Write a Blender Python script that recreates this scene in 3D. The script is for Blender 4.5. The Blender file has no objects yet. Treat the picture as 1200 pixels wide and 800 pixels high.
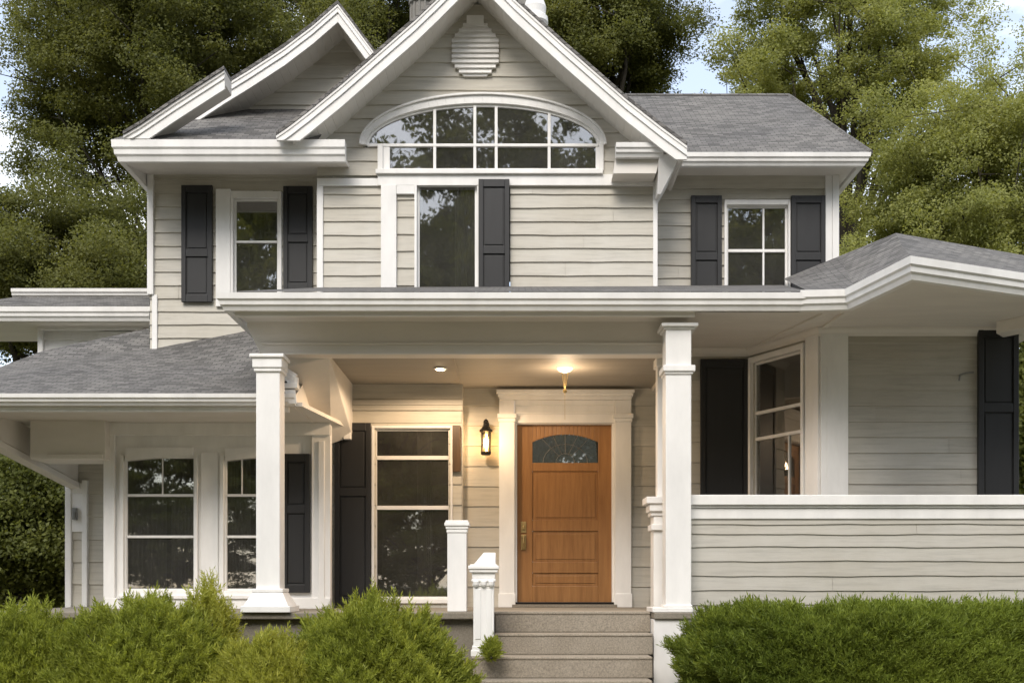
import bpy, math, random
import numpy as np
from mathutils import Vector, Euler
random.seed(7)
RNG = np.random.default_rng(11)
R = math.radians
SC = bpy.context.scene
COL = SC.collection

# ------------------------------------------------------------------ camera, sky, sun, exposure
FPX, CX, CY = 1300.0, 600.0, 685.0          # focal length and principal point on the 1200 px wide photograph
cam = bpy.data.cameras.new('camera')
cam.sensor_fit = 'HORIZONTAL'; cam.sensor_width = 36.0
cam.lens = 36.0 * FPX / 1200.0
cam.shift_y = (CY - 400.0) / 1200.0
cam.clip_start = 0.05; cam.clip_end = 3000
cam_o = bpy.data.objects.new('camera', cam); COL.objects.link(cam_o)
cam_o.location = (0, 0, 0); cam_o.rotation_euler = (R(90), 0, 0)
SC.camera = cam_o
SUN_EL, SUN_AZ = R(45), R(-14)              # behind the photographer, a little to the left
w = bpy.data.worlds.new('World'); SC.world = w; w.use_nodes = True
nt = w.node_tree; nt.nodes.clear()
sky = nt.nodes.new('ShaderNodeTexSky'); sky.sky_type = 'NISHITA'; sky.sun_disc = False
sky.sun_elevation = SUN_EL; sky.sun_rotation = R(180) - SUN_AZ
sky.air_density = 1.0; sky.dust_density = 1.5; sky.ozone_density = 1.0
tc = nt.nodes.new('ShaderNodeTexCoord')
mp = nt.nodes.new('ShaderNodeMapping'); mp.inputs['Scale'].default_value = (1, 1, 1.8)
nz = nt.nodes.new('ShaderNodeTexNoise'); nz.inputs['Scale'].default_value = 4.0; nz.inputs['Detail'].default_value = 8; nz.inputs['Roughness'].default_value = .6
rp = nt.nodes.new('ShaderNodeValToRGB'); rp.color_ramp.elements[0].position = .44; rp.color_ramp.elements[1].position = .68; rp.color_ramp.elements[0].color = (.22, .22, .22, 1)
mx = nt.nodes.new('ShaderNodeMix'); mx.data_type = 'RGBA'
mx.inputs['B'].default_value = (9.0, 9.0, 8.9, 1)
bg = nt.nodes.new('ShaderNodeBackground'); bg.inputs['Strength'].default_value = .15
wo = nt.nodes.new('ShaderNodeOutputWorld')
L = nt.links.new
L(tc.outputs['Generated'], mp.inputs['Vector']); L(mp.outputs['Vector'], nz.inputs['Vector'])
L(nz.outputs['Fac'], rp.inputs['Fac']); L(rp.outputs['Color'], mx.inputs['Factor'])
L(sky.outputs['Color'], mx.inputs['A']); L(mx.outputs['Result'], bg.inputs['Color']); L(bg.outputs['Background'], wo.inputs['Surface'])
sun = bpy.data.lights.new('sun', 'SUN'); sun.energy = 1.55; sun.angle = R(28); sun.color = (1, .935, .84)
sun_o = bpy.data.objects.new('sun', sun); COL.objects.link(sun_o)
sun_o.rotation_euler = Euler((R(90) - SUN_EL, 0, SUN_AZ), 'XYZ')
SC.view_settings.view_transform = 'Standard'; SC.view_settings.look = 'None'
SC.view_settings.exposure = 0.74; SC.view_settings.gamma = 1.0
SC.cycles.max_bounces = 8; SC.cycles.transparent_max_bounces = 12

# ------------------------------------------------------------------ pixel rays -> metres (eye at the origin, ground at GZ)
def PX(px, Y): return (px - CX) * Y / FPX
def PZ(py, Y): return (CY - py) * Y / FPX
def PP(px, py, Y): return (PX(px, Y), Y, PZ(py, Y))
GZ = -1.08       # ground
FZ = -0.26       # porch floor

# ------------------------------------------------------------------ materials
def newmat(name):
    m = bpy.data.materials.new(name); m.use_nodes = True
    n = m.node_tree.nodes; b = n['Principled BSDF']
    return m, n, m.node_tree.links.new, b
def ramp(n, stops):
    r = n.new('ShaderNodeValToRGB')
    while len(r.color_ramp.elements) < len(stops): r.color_ramp.elements.new(.5)
    for e, (p, c) in zip(r.color_ramp.elements, stops):
        e.position = p; e.color = (*c, 1)
    return r
def noise(n, l, scale, detail=4, rough=.55, coord='Object', mscale=None):
    t = n.new('ShaderNodeTexCoord'); z = n.new('ShaderNodeTexNoise')
    z.inputs['Scale'].default_value = scale; z.inputs['Detail'].default_value = detail; z.inputs['Roughness'].default_value = rough
    if mscale:
        m = n.new('ShaderNodeMapping'); m.inputs['Scale'].default_value = mscale
        l(t.outputs[coord], m.inputs['Vector']); l(m.outputs['Vector'], z.inputs['Vector'])
    else:
        l(t.outputs[coord], z.inputs['Vector'])
    return z
def mixc(n, l, fac, a, b, blend='MIX'):
    m = n.new('ShaderNodeMix'); m.data_type = 'RGBA'; m.blend_type = blend
    for key, v in (('Factor', fac), ('A', a), ('B', b)):
        if hasattr(v, 'node'): l(v, m.inputs[key])
        elif isinstance(v, (int, float)): m.inputs[key].default_value = v
        else: m.inputs[key].default_value = (*v, 1)
    return m.outputs['Result']
def bump(n, l, b, h, strength=.2, dist=.01):
    u = n.new('ShaderNodeBump'); u.inputs['Strength'].default_value = strength; u.inputs['Distance'].default_value = dist
    l(h, u.inputs['Height']); l(u.outputs['Normal'], b.inputs['Normal']); return u

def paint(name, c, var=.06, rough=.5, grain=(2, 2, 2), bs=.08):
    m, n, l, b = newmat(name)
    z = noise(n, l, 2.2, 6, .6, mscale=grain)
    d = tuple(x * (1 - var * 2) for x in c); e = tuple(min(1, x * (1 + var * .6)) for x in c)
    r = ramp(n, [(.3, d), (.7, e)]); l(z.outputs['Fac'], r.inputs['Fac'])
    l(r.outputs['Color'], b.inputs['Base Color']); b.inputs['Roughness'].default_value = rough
    z2 = noise(n, l, 30, 4, .6, mscale=grain); bump(n, l, b, z2.outputs['Fac'], bs, .004)
    return m
def bead_mat(name, c):
    m, n, l, b = newmat(name)
    t = n.new('ShaderNodeTexCoord'); wv = n.new('ShaderNodeTexWave'); wv.wave_type = 'BANDS'; wv.bands_direction = 'X'; wv.wave_profile = 'SAW'
    wv.inputs['Scale'].default_value = 3.6; wv.inputs['Distortion'].default_value = 0
    l(t.outputs['Object'], wv.inputs['Vector'])
    r = ramp(n, [(.0, (0, 0, 0)), (.10, (1, 1, 1)), (.92, (1, 1, 1)), (1, (0, 0, 0))]); l(wv.outputs['Fac'], r.inputs['Fac'])
    z = noise(n, l, 3, 5, .6); r2 = ramp(n, [(.3, tuple(x * .93 for x in c)), (.7, c)]); l(z.outputs['Fac'], r2.inputs['Fac'])
    l(r2.outputs['Color'], b.inputs['Base Color']); b.inputs['Roughness'].default_value = .6
    bump(n, l, b, r.outputs['Color'], .5, .008); return m
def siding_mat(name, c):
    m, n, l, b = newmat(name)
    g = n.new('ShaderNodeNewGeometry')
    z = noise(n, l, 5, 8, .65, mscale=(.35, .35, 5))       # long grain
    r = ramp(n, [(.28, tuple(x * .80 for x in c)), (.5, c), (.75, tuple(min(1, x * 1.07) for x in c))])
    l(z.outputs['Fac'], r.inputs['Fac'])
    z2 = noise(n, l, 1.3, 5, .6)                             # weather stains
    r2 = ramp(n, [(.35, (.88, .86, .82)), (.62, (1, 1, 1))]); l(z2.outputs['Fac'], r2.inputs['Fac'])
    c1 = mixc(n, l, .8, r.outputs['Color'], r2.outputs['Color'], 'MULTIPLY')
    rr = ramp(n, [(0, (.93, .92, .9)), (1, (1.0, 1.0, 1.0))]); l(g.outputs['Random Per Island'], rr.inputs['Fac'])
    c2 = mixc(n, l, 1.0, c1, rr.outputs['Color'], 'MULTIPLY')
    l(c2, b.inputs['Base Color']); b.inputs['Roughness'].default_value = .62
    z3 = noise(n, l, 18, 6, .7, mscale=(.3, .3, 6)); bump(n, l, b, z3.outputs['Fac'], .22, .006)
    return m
def shingle_mat(name, c):
    m, n, l, b = newmat(name)
    uv = n.new('ShaderNodeUVMap'); br = n.new('ShaderNodeTexBrick')
    br.offset = .5; br.inputs['Scale'].default_value = 1.0
    br.inputs['Brick Width'].default_value = .13; br.inputs['Row Height'].default_value = .062
    br.inputs['Mortar Size'].default_value = .006; br.inputs['Mortar Smooth'].default_value = .3
    br.inputs['Color1'].default_value = (0, 0, 0, 1); br.inputs['Color2'].default_value = (1, 1, 1, 1); br.inputs['Mortar'].default_value = (.0, .0, .0, 1)
    nz = n.new('ShaderNodeTexNoise'); nz.inputs['Scale'].default_value = 3; nz.inputs['Detail'].default_value = 3
    mm = n.new('ShaderNodeMix'); mm.data_type = 'VECTOR'; mm.inputs['Factor'].default_value = .012
    l(uv.outputs['UV'], nz.inputs['Vector']); l(uv.outputs['UV'], mm.inputs['A']); l(nz.outputs['Color'], mm.inputs['B'])
    l(mm.outputs['Result'], br.inputs['Vector'])
    r = ramp(n, [(0, tuple(x * .55 for x in c)), (.35, tuple(x * .88 for x in c)), (1, tuple(x * 1.35 for x in c))])
    l(br.outputs['Color'], r.inputs['Fac'])
    z = n.new('ShaderNodeTexNoise'); z.inputs['Scale'].default_value = 90; z.inputs['Detail'].default_value = 3
    l(uv.outputs['UV'], z.inputs['Vector'])
    r2 = ramp(n, [(.3, (.7, .7, .7)), (.7, (1.2, 1.2, 1.2))]); l(z.outputs['Fac'], r2.inputs['Fac'])
    c1 = mixc(n, l, .8, r.outputs['Color'], r2.outputs['Color'], 'MULTIPLY')
    z3 = n.new('ShaderNodeTexNoise'); z3.inputs['Scale'].default_value = .9; z3.inputs['Detail'].default_value = 4
    l(uv.outputs['UV'], z3.inputs['Vector'])
    r3 = ramp(n, [(.3, (.82, .82, .84)), (.7, (1.1, 1.09, 1.07))]); l(z3.outputs['Fac'], r3.inputs['Fac'])
    c2 = mixc(n, l, 1, c1, r3.outputs['Color'], 'MULTIPLY')
    ml = mixc(n, l, br.outputs['Fac'], c2, tuple(x * .35 for x in c))
    l(ml, b.inputs['Base Color']); b.inputs['Roughness'].default_value = .9
    # each course is a wedge: thick at its lower edge
    sp = n.new('ShaderNodeSeparateXYZ'); l(uv.outputs['UV'], sp.inputs['Vector'])
    md = n.new('ShaderNodeMath'); md.operation = 'MODULO'; md.inputs[1].default_value = .062
    ad = n.new('ShaderNodeMath'); ad.operation = 'ADD'; ad.inputs[1].default_value = 62.0
    l(sp.outputs['Y'], ad.inputs[0]); l(ad.outputs[0], md.inputs[0])
    sb = n.new('ShaderNodeMath'); sb.operation = 'MULTIPLY_ADD'; sb.inputs[1].default_value = -15; sb.inputs[2].default_value = 1
    l(md.outputs[0], sb.inputs[0])
    a2 = n.new('ShaderNodeMath'); a2.operation = 'MULTIPLY_ADD'; a2.inputs[1].default_value = .5; l(z.outputs['Fac'], a2.inputs[0]); l(sb.outputs[0], a2.inputs[2])
    bump(n, l, b, a2.outputs[0], .9, .016)
    return m
def glass_mat(name, refl=.9, tint=(.72, .73, .72)):
    m, n, l, b = newmat(name)
    n.remove(b); out = n['Material Output']
    fr = n.new('ShaderNodeFresnel'); fr.inputs['IOR'].default_value = 1.55
    ad = n.new('ShaderNodeMath'); ad.operation = 'MULTIPLY_ADD'; ad.inputs[1].default_value = 1.3; ad.inputs[2].default_value = .15 * refl
    ad.use_clamp = True
    l(fr.outputs[0], ad.inputs[0])
    gl = n.new('ShaderNodeBsdfGlossy'); gl.inputs['Roughness'].default_value = .015; gl.inputs['Color'].default_value = (.9, .9, .88, 1)
    tr = n.new('ShaderNodeBsdfTransparent'); tr.inputs['Color'].default_value = (*tint, 1)
    z = noise(n, l, 2.2, 2, .5); u = n.new('ShaderNodeBump'); u.inputs['Strength'].default_value = .02; u.inputs['Distance'].default_value = .02
    l(z.outputs['Fac'], u.inputs['Height']); l(u.outputs['Normal'], gl.inputs['Normal'])
    df = n.new('ShaderNodeBsdfDiffuse'); df.inputs['Color'].default_value = (.30, .29, .27, 1)       # pale haze painted into the glass so dark panes read grey
    dz = noise(n, l, 1.6, 6, .65); dr = n.new('ShaderNodeMath'); dr.operation = 'MULTIPLY'; dr.inputs[1].default_value = .24; l(dz.outputs['Fac'], dr.inputs[0])
    md_ = n.new('ShaderNodeMixShader'); l(dr.outputs[0], md_.inputs[0]); l(tr.outputs[0], md_.inputs[1]); l(df.outputs[0], md_.inputs[2])
    ms = n.new('ShaderNodeMixShader'); l(ad.outputs[0], ms.inputs[0]); l(md_.outputs[0], ms.inputs[1]); l(gl.outputs[0], ms.inputs[2])
    l(ms.outputs[0], out.inputs['Surface']); return m
def wood_mat(name, a, c):
    m, n, l, b = newmat(name)
    z = noise(n, l, 3.5, 8, .62, mscale=(7, 7, .55))
    r = ramp(n, [(.25, a), (.5, tuple((x + y) / 2 for x, y in zip(a, c))), (.75, c)]); l(z.outputs['Fac'], r.inputs['Fac'])
    z2 = noise(n, l, 40, 5, .7, mscale=(5, 5, .25))
    r2 = ramp(n, [(.3, (.8, .77, .74)), (.65, (1, 1, 1))]); l(z2.outputs['Fac'], r2.inputs['Fac'])
    l(mixc(n, l, .8, r.outputs['Color'], r2.outputs['Color'], 'MULTIPLY'), b.inputs['Base Color'])
    b.inputs['Roughness'].default_value = .42; bump(n, l, b, z2.outputs['Fac'], .1, .003); return m
def concrete_mat(name, c, speck=.35):
    m, n, l, b = newmat(name)
    z = noise(n, l, 70, 5, .75); z2 = noise(n, l, 2.5, 5, .6)
    r = ramp(n, [(.3, tuple(x * (1 - speck) for x in c)), (.5, c), (.7, tuple(min(1, x * (1 + speck)) for x in c))]); l(z.outputs['Fac'], r.inputs['Fac'])
    r2 = ramp(n, [(.3, (.8, .78, .75)), (.65, (1, 1, 1))]); l(z2.outputs['Fac'], r2.inputs['Fac'])
    l(mixc(n, l, .8, r.outputs['Color'], r2.outputs['Color'], 'MULTIPLY'), b.inputs['Base Color'])
    b.inputs['Roughness'].default_value = .9; bump(n, l, b, z.outputs['Fac'], .4, .005); return m
def leaf_mat(name, a, c, trans=.35):
    m, n, l, b = newmat(name)
    out = n['Material Output']; n.remove(b)
    g = n.new('ShaderNodeNewGeometry')
    z = noise(n, l, .55, 3, .5)
    mid = tuple((x + y) / 2 for x, y in zip(a, c))
    r = ramp(n, [(0, a), (.55, mid), (1, c)])
    mt = n.new('ShaderNodeMath'); mt.operation = 'MULTIPLY_ADD'; mt.inputs[1].default_value = .6
    s = n.new('ShaderNodeMath'); s.operation = 'MULTIPLY_ADD'; s.inputs[1].default_value = 1.4; s.inputs[2].default_value = -.5
    l(z.outputs['Fac'], s.inputs[0]); l(g.outputs['Random Per Island'], mt.inputs[0]); l(s.outputs[0], mt.inputs[2])
    l(mt.outputs[0], r.inputs['Fac'])
    df = n.new('ShaderNodeBsdfDiffuse'); tl = n.new('ShaderNodeBsdfTranslucent'); ms = n.new('ShaderNodeMixShader'); ms.inputs[0].default_value = trans
    l(r.outputs['Color'], df.inputs['Color'])
    warm = mixc(n, l, 1.0, r.outputs['Color'], (1.25, 1.2, .6), 'MULTIPLY'); l(warm, tl.inputs['Color'])
    l(df.outputs[0], ms.inputs[1]); l(tl.outputs[0], ms.inputs[2])
    gl = n.new('ShaderNodeBsdfGlossy'); gl.inputs['Roughness'].default_value = .45; gl.inputs['Color'].default_value = (.8, .85, .8, 1)
    m2 = n.new('ShaderNodeMixShader'); m2.inputs[0].default_value = .012
    l(ms.outputs[0], m2.inputs[1]); l(gl.outputs[0], m2.inputs[2]); l(m2.outputs[0], out.inputs['Surface']); return m
def emit_mat(name, c, s):
    m, n, l, b = newmat(name)
    b.inputs['Emission Color'].default_value = (*c, 1); b.inputs['Emission Strength'].default_value = s; b.inputs['Base Color'].default_value = (*c, 1); return m
def plain(name, c, rough=.5, metal=0):
    m, n, l, b = newmat(name)
    z = noise(n, l, 9, 5, .6)
    r = ramp(n, [(.3, tuple(x * .75 for x in c)), (.7, tuple(min(1, x * 1.15) for x in c))]); l(z.outputs['Fac'], r.inputs['Fac']); l(r.outputs['Color'], b.inputs['Base Color'])
    b.inputs['Roughness'].default_value = rough; b.inputs['Metallic'].default_value = metal; return m

M = dict(
    white=paint('white_paint', (.82, .805, .78), .07, .5, (1.5, 1.5, .5), .14),
    soffit=paint('soffit_paint', (.74, .70, .645), .04, .6, (.5, 2, 2)),
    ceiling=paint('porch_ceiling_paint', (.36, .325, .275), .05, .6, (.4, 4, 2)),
    bead=bead_mat('beadboard', (.74, .71, .66)),
    siding=siding_mat('clapboard', (.545, .520, .462)),
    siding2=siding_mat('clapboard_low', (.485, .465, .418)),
    shutter=paint('charcoal_paint', (.0165, .0165, .0175), .12, .5, (6, 6, .6), .15),
    shingle=shingle_mat('asphalt_shingles', (.155, .148, .138)),
    glass=glass_mat('window_glass'),
    doorglass=glass_mat('leaded_glass', .7, (.2, .2, .18)),
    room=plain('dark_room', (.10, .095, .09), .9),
    curtain=paint('curtain_cloth', (.34, .32, .29), .12, .9, (9, 9, .3), .2),
    door=wood_mat('stained_wood', (.235, .108, .033), (.39, .195, .068)),
    oldwood=wood_mat('dark_wood', (.05, .028, .012), (.12, .065, .03)),
    brass=plain('aged_brass', (.48, .36, .16), .38, .55),
    black=plain('black_iron', (.012, .011, .010), .45, .5),
    lead=plain('lead_came', (.22, .21, .19), .4, .6),
    step=concrete_mat('aggregate_steps', (.29, .252, .20), .42),
    slab=concrete_mat('porch_concrete', (.23, .205, .165), .25),
    flue=concrete_mat('flue_clay', (.22, .21, .19), .25),
    bulb=emit_mat('bulb_glow', (1, .62, .25), 22),
    spot=emit_mat('spot_glow', (1, .80, .52), 14),
    grey=plain('grey_plastic', (.22, .22, .21), .5),
    bark=plain('bark', (.040, .033, .022), .95),
    leafL=leaf_mat('oak_leaves', (.080, .094, .026), (.215, .22, .068), .52),
    leafC=leaf_mat('maple_leaves', (.075, .090, .023), (.205, .208, .062), .5),
    leafR=leaf_mat('elm_leaves', (.165, .19, .056), (.42, .43, .155), .54),
    leafH=leaf_mat('hedge_leaves', (.085, .105, .028), (.21, .225, .060), .48),
    bushA=leaf_mat('juniper_sprays', (.095, .132, .018), (.49, .53, .110), .45),
    bushY=leaf_mat('golden_sprays', (.22, .25, .042), (.58, .58, .14), .45),
    bushB=leaf_mat('box_sprays', (.068, .106, .016), (.37, .44, .088), .45),
    wood_core=plain('bush_stems', (.03, .028, .015), .95),
)

# ------------------------------------------------------------------ objects
ORG = {}
def thing(name, label, cat, loc, group=None):
    o = bpy.data.objects.new(name, None); COL.objects.link(o); o.location = loc; o.empty_display_size = .2
    o['label'] = label; o['category'] = cat
    if group: o['group'] = group
    ORG[o] = Vector(loc); return o
def link_mesh(name, verts, faces, mats, parent=None, midx=None, uvs=None, smooth=False, bevel=0, origin=None):
    v = np.asarray(verts, dtype=float)
    c = Vector(((v[:, 0].min() + v[:, 0].max()) / 2, (v[:, 1].min() + v[:, 1].max()) / 2, v[:, 2].min())) if origin is None else Vector(origin)
    me = bpy.data.meshes.new(name); me.from_pydata((v - np.array(c)).tolist(), [], faces)
    for m in (mats if isinstance(mats, (list, tuple)) else [mats]): me.materials.append(m)
    if midx is not None: me.polygons.foreach_set('material_index', midx)
    if uvs is not None:
        ul = me.uv_layers.new(name='UVMap'); ul.data.foreach_set('uv', np.asarray(uvs, dtype=np.float32).ravel())
    if smooth: me.polygons.foreach_set('use_smooth', [True] * len(me.polygons))
    me.update()
    o = bpy.data.objects.new(name, me); COL.objects.link(o)
    ORG[o] = c
    if parent is not None: o.parent = parent; o.location = c - ORG[parent]
    else: o.location = c
    if bevel:
        b = o.modifiers.new('bevel', 'BEVEL'); b.width = bevel; b.segments = 2; b.limit_method = 'ANGLE'; b.angle_limit = R(40)
    return o
class Fr:
    """a vertical plane: u runs from a to b, d is the distance out of its face"""
    def __init__(s, a, b):
        s.a = Vector(a); t = Vector(b) - s.a; s.len = t.length; s.t = t.normalized(); s.n = Vector((s.t.y, -s.t.x))
    def pos(s, u, z, d=0):
        p = s.a + s.t * u + s.n * d; return (p.x, p.y, z)
    def up(s, px):
        k = (px - CX) / FPX      # ray: x = k*y
        u = (k * s.a.y - s.a.x) / (s.t.x - k * s.t.y); return u
    def zp(s, px, py):
        p = s.a + s.t * s.up(px); return PZ(py, p.y)
    def rect(s, x0, x1, y0, y1):  # pixel box -> u0,u1,z0,z1
        m = (x0 + x1) / 2; return s.up(x0), s.up(x1), s.zp(m, y1), s.zp(m, y0)
def front(Y): return Fr((0, Y), (1, Y))
class MB:
    def __init__(s): s.v = []; s.f = []; s.m = []; s.uv = {}
    def hexa(s, p, mi=0):        # 8 points: bottom ring 0-3, top ring 4-7 (counter-clockwise from above)
        b = len(s.v); s.v += [tuple(q) for q in p]
        for f in ((3, 2, 1, 0), (4, 5, 6, 7), (0, 1, 5, 4), (1, 2, 6, 5), (2, 3, 7, 6), (3, 0, 4, 7)):
            s.f.append(tuple(b + i for i in f)); s.m.append(mi)
        return s
    def box(s, x0, x1, y0, y1, z0, z1, mi=0):
        return s.hexa([(x0, y0, z0), (x1, y0, z0), (x1, y1, z0), (x0, y1, z0), (x0, y0, z1), (x1, y0, z1), (x1, y1, z1), (x0, y1, z1)], mi)
    def fbox(s, F, u0, u1, z0, z1, d0, d1, mi=0):
        P = F.pos
        return s.hexa([P(u0, z0, d1), P(u1, z0, d1), P(u1, z0, d0), P(u0, z0, d0), P(u0, z1, d1), P(u1, z1, d1), P(u1, z1, d0), P(u0, z1, d0)], mi)
    def prism(s, poly, y0, y1, mi=0):   # polygon in (x,z), counter-clockwise seen from the front; extruded in y
        b = len(s.v); n = len(poly)
        s.v += [(x, y0, z) for x, z in poly] + [(x, y1, z) for x, z in poly]
        s.f.append(tuple(b + i for i in range(n))); s.m.append(mi)
        s.f.append(tuple(b + n + i for i in reversed(range(n)))); s.m.append(mi)
        for i in range(n):
            j = (i + 1) % n; s.f.append((b + i, b + n + i, b + n + j, b + j)); s.m.append(mi)
        return s
    def slab(s, poly, z0, z1, mi=0):    # polygon in (x,y), counter-clockwise from above
        b = len(s.v); n = len(poly)
        s.v += [(x, y, z0) for x, y in poly] + [(x, y, z1) for x, y in poly]
        s.f.append(tuple(b + i for i in reversed(range(n)))); s.m.append(mi)
        s.f.append(tuple(b + n + i for i in range(n))); s.m.append(mi)
        for i in range(n):
            j = (i + 1) % n; s.f.append((b + i, b + j, b + n + j, b + n + i)); s.m.append(mi)
        return s
    def poly(s, pts, mi=0, uv=None):
        if uv: s.uv[len(s.f)] = uv
        b = len(s.v); s.v += [tuple(p) for p in pts]; s.f.append(tuple(range(b, b + len(pts)))); s.m.append(mi); return s
    def lathe(s, c, prof, seg=20, mi=0):
        b = len(s.v)
        for r, z in prof:
            for k in range(seg):
                a = 2 * math.pi * k / seg; s.v.append((c[0] + r * math.cos(a), c[1] + r * math.sin(a), c[2] + z))
        for i in range(len(prof) - 1):
            for k in range(seg):
                k2 = (k + 1) % seg; s.f.append((b + i * seg + k, b + i * seg + k2, b + (i + 1) * seg + k2, b + (i + 1) * seg + k)); s.m.append(mi)
        s.f.append(tuple(b + k for k in reversed(range(seg)))); s.m.append(mi)
        e = b + (len(prof) - 1) * seg; s.f.append(tuple(e + k for k in range(seg))); s.m.append(mi)
        return s
    def tube(s, p, q, r0, r1, seg=7, mi=0):
        p = Vector(p); q = Vector(q); d = (q - p).normalized()
        a = d.orthogonal().normalized(); c = d.cross(a); b = len(s.v)
        for (o, r) in ((p, r0), (q, r1)):
            for k in range(seg):
                t = 2 * math.pi * k / seg; s.v.append(tuple(o + a * (r * math.cos(t)) + c * (r * math.sin(t))))
        for k in range(seg):
            k2 = (k + 1) % seg; s.f.append((b + k, b + k2, b + seg + k2, b + seg + k)); s.m.append(mi)
        s.f.append(tuple(b + k for k in reversed(range(seg)))); s.f.append(tuple(b + seg + k for k in range(seg))); s.m += [mi, mi]
        return s
    def sweep(s, path, prof, mi=0):     # profile (outwards, z) swept along a plan polyline, outwards to the right of travel
        n = len(path); P = [Vector(p[:2]) for p in path]; zs = [p[2] for p in path]; N = []
        for i in range(n):
            ns = []
            if i > 0: t = (P[i] - P[i - 1]).normalized(); ns.append(Vector((t.y, -t.x)))
            if i < n - 1: t = (P[i + 1] - P[i]).normalized(); ns.append(Vector((t.y, -t.x)))
            m = ns[0] if len(ns) == 1 else (ns[0] + ns[1]) / (1 + ns[0].dot(ns[1]))
            N.append(m)
        b = len(s.v); k = len(prof)
        for i in range(n):
            for d, z in prof: q = P[i] + N[i] * d; s.v.append((q.x, q.y, zs[i] + z))
        for i in range(n - 1):
            for j in range(k):
                j2 = (j + 1) % k; s.f.append((b + i * k + j, b + (i + 1) * k + j, b + (i + 1) * k + j2, b + i * k + j2)); s.m.append(mi)
        s.f.append(tuple(b + j for j in range(k))); s.f.append(tuple(b + (n - 1) * k + j for j in reversed(range(k)))); s.m += [mi, mi]
        return s
    def build(s, name, mat, parent=None, bevel=0, smooth=False, uv=False, label=None, fix=True):
        uvs = None
        if uv:
            uvs = []
            for fi, f in enumerate(s.f):
                if fi in s.uv: uvs += s.uv[fi]; continue
                p = [Vector(s.v[i]) for i in f]
                n = Vector((0, 0, 0))
                for i in range(len(p)): n += p[i].cross(p[(i + 1) % len(p)])
                n.normalize()
                if n.z < 0: n = -n
                t = Vector((0, 0, 1)).cross(n)
                t = Vector((1, 0, 0)) if t.length < 1e-4 else t.normalized()
                bb = n.cross(t)
                uvs += [(q.dot(t), q.dot(bb)) for q in p]
        o = link_mesh(name, s.v, s.f, mat, parent, s.m, uvs, smooth, bevel)
        if label: o['label'] = label
        return o

def wob(u, k): return .004 * math.sin(u * 2.1 + k * 1.7) + .003 * math.sin(u * 5.3 + k * 4.1) + .0025 * math.sin(u * 11 + k * 2.3)
def clapboards(parent, F, z0, z1, ul, ur, openings=(), board=.155, lap=.017, mat='siding', name='wall', hole=None, step=None, wob_k=1.0, jitter=.0):
    """lapped boards; ul/ur: numbers or functions of z; openings: (u0,u1,z0,z1); hole(z)->(u0,u1) or None"""
    fl = ul if callable(ul) else (lambda z: ul); fr = ur if callable(ur) else (lambda z: ur)
    mb = MB(); zb = z0; k = 0; rr = random.Random(int(abs(z0 * 1000)) + len(openings))
    def wv(u, kk): return wob(u, kk) * wob_k * .7
    while zb < z1 - 1e-4:
        bh = board * (1 + rr.uniform(-jitter, jitter)); zt = min(z1, zb + bh)
        cuts = sorted({zb, zt, *[z for o in openings for z in o[2:] if zb < z < zt]})
        if step: cuts = sorted({*cuts, *[zb + (zt - zb) * i / step for i in range(1, step)]})
        for ci in range(len(cuts) - 1):
            a, c = cuts[ci], cuts[ci + 1]; mid = (a + c) / 2
            if ci == 0: jr = [rr.uniform(0, 1) for _ in range(2)]
            blk = [(o[0], o[1]) for o in openings if o[2] < mid < o[3]]
            La, Ra = fl(mid), fr(mid)
            if not hole and Ra - La > 1.2 and k % 2 == 0:
                uj = La + (Ra - La) * (.15 + .7 * jr[0])
                if all(uj < q[0] - .05 or uj > q[1] + .05 for q in blk): blk.append((uj - .002, uj + .002)); mb.poly([F.pos(uj - .03, a - .004, -.004), F.pos(uj + .03, a - .004, -.004), F.pos(uj + .03, c + .003, -.004), F.pos(uj - .03, c + .003, -.004)])
            if hole and hole(mid): blk.append(hole(mid))
            segs = [('L', 'R')]; iv = [(None, None)]
            edges = sorted(blk); lo = None; out = []
            for (b0, b1) in edges:
                out.append((lo, b0)); lo = b1
            out.append((lo, None))
            for (e0, e1) in out:
                ua0 = fl(a) if e0 is None else e0; uc0 = fl(c) if e0 is None else e0
                ua1 = fr(a) if e1 is None else e1; uc1 = fr(c) if e1 is None else e1
                if ua1 - ua0 < .004 and uc1 - uc0 < .004: continue
                ns = max(1, int((ua1 - ua0) / .22)); B = len(mb.v); first = abs(a - zb) < 1e-6; last = abs(c - zt) < 1e-6
                da = lap * (1 - (a - zb) / bh); dc = lap * (1 - (c - zb) / bh)
                for i in range(ns + 1):
                    t = i / ns; u = ua0 + (ua1 - ua0) * t; uc = uc0 + (uc1 - uc0) * t
                    za = a + (wv(u, k) if first and k > 0 else 0); zc = c + (wv(uc, k + 1) if last and c < z1 - 1e-4 else 0)
                    mb.v += [F.pos(u, za - (.012 if first and k else 0), -.022), F.pos(u, za + (.0055 if first and k else 0), da), F.pos(uc, zc, dc)]
                for i in range(ns):
                    q = B + 3 * i
                    mb.f.append((q + 1, q + 4, q + 5, q + 2)); mb.m.append(0)
                    if first: mb.f.append((q, q + 3, q + 4, q + 1)); mb.m.append(0)
        zb = zt; k += 1
    return mb.build(name, M[mat], parent)

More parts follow.
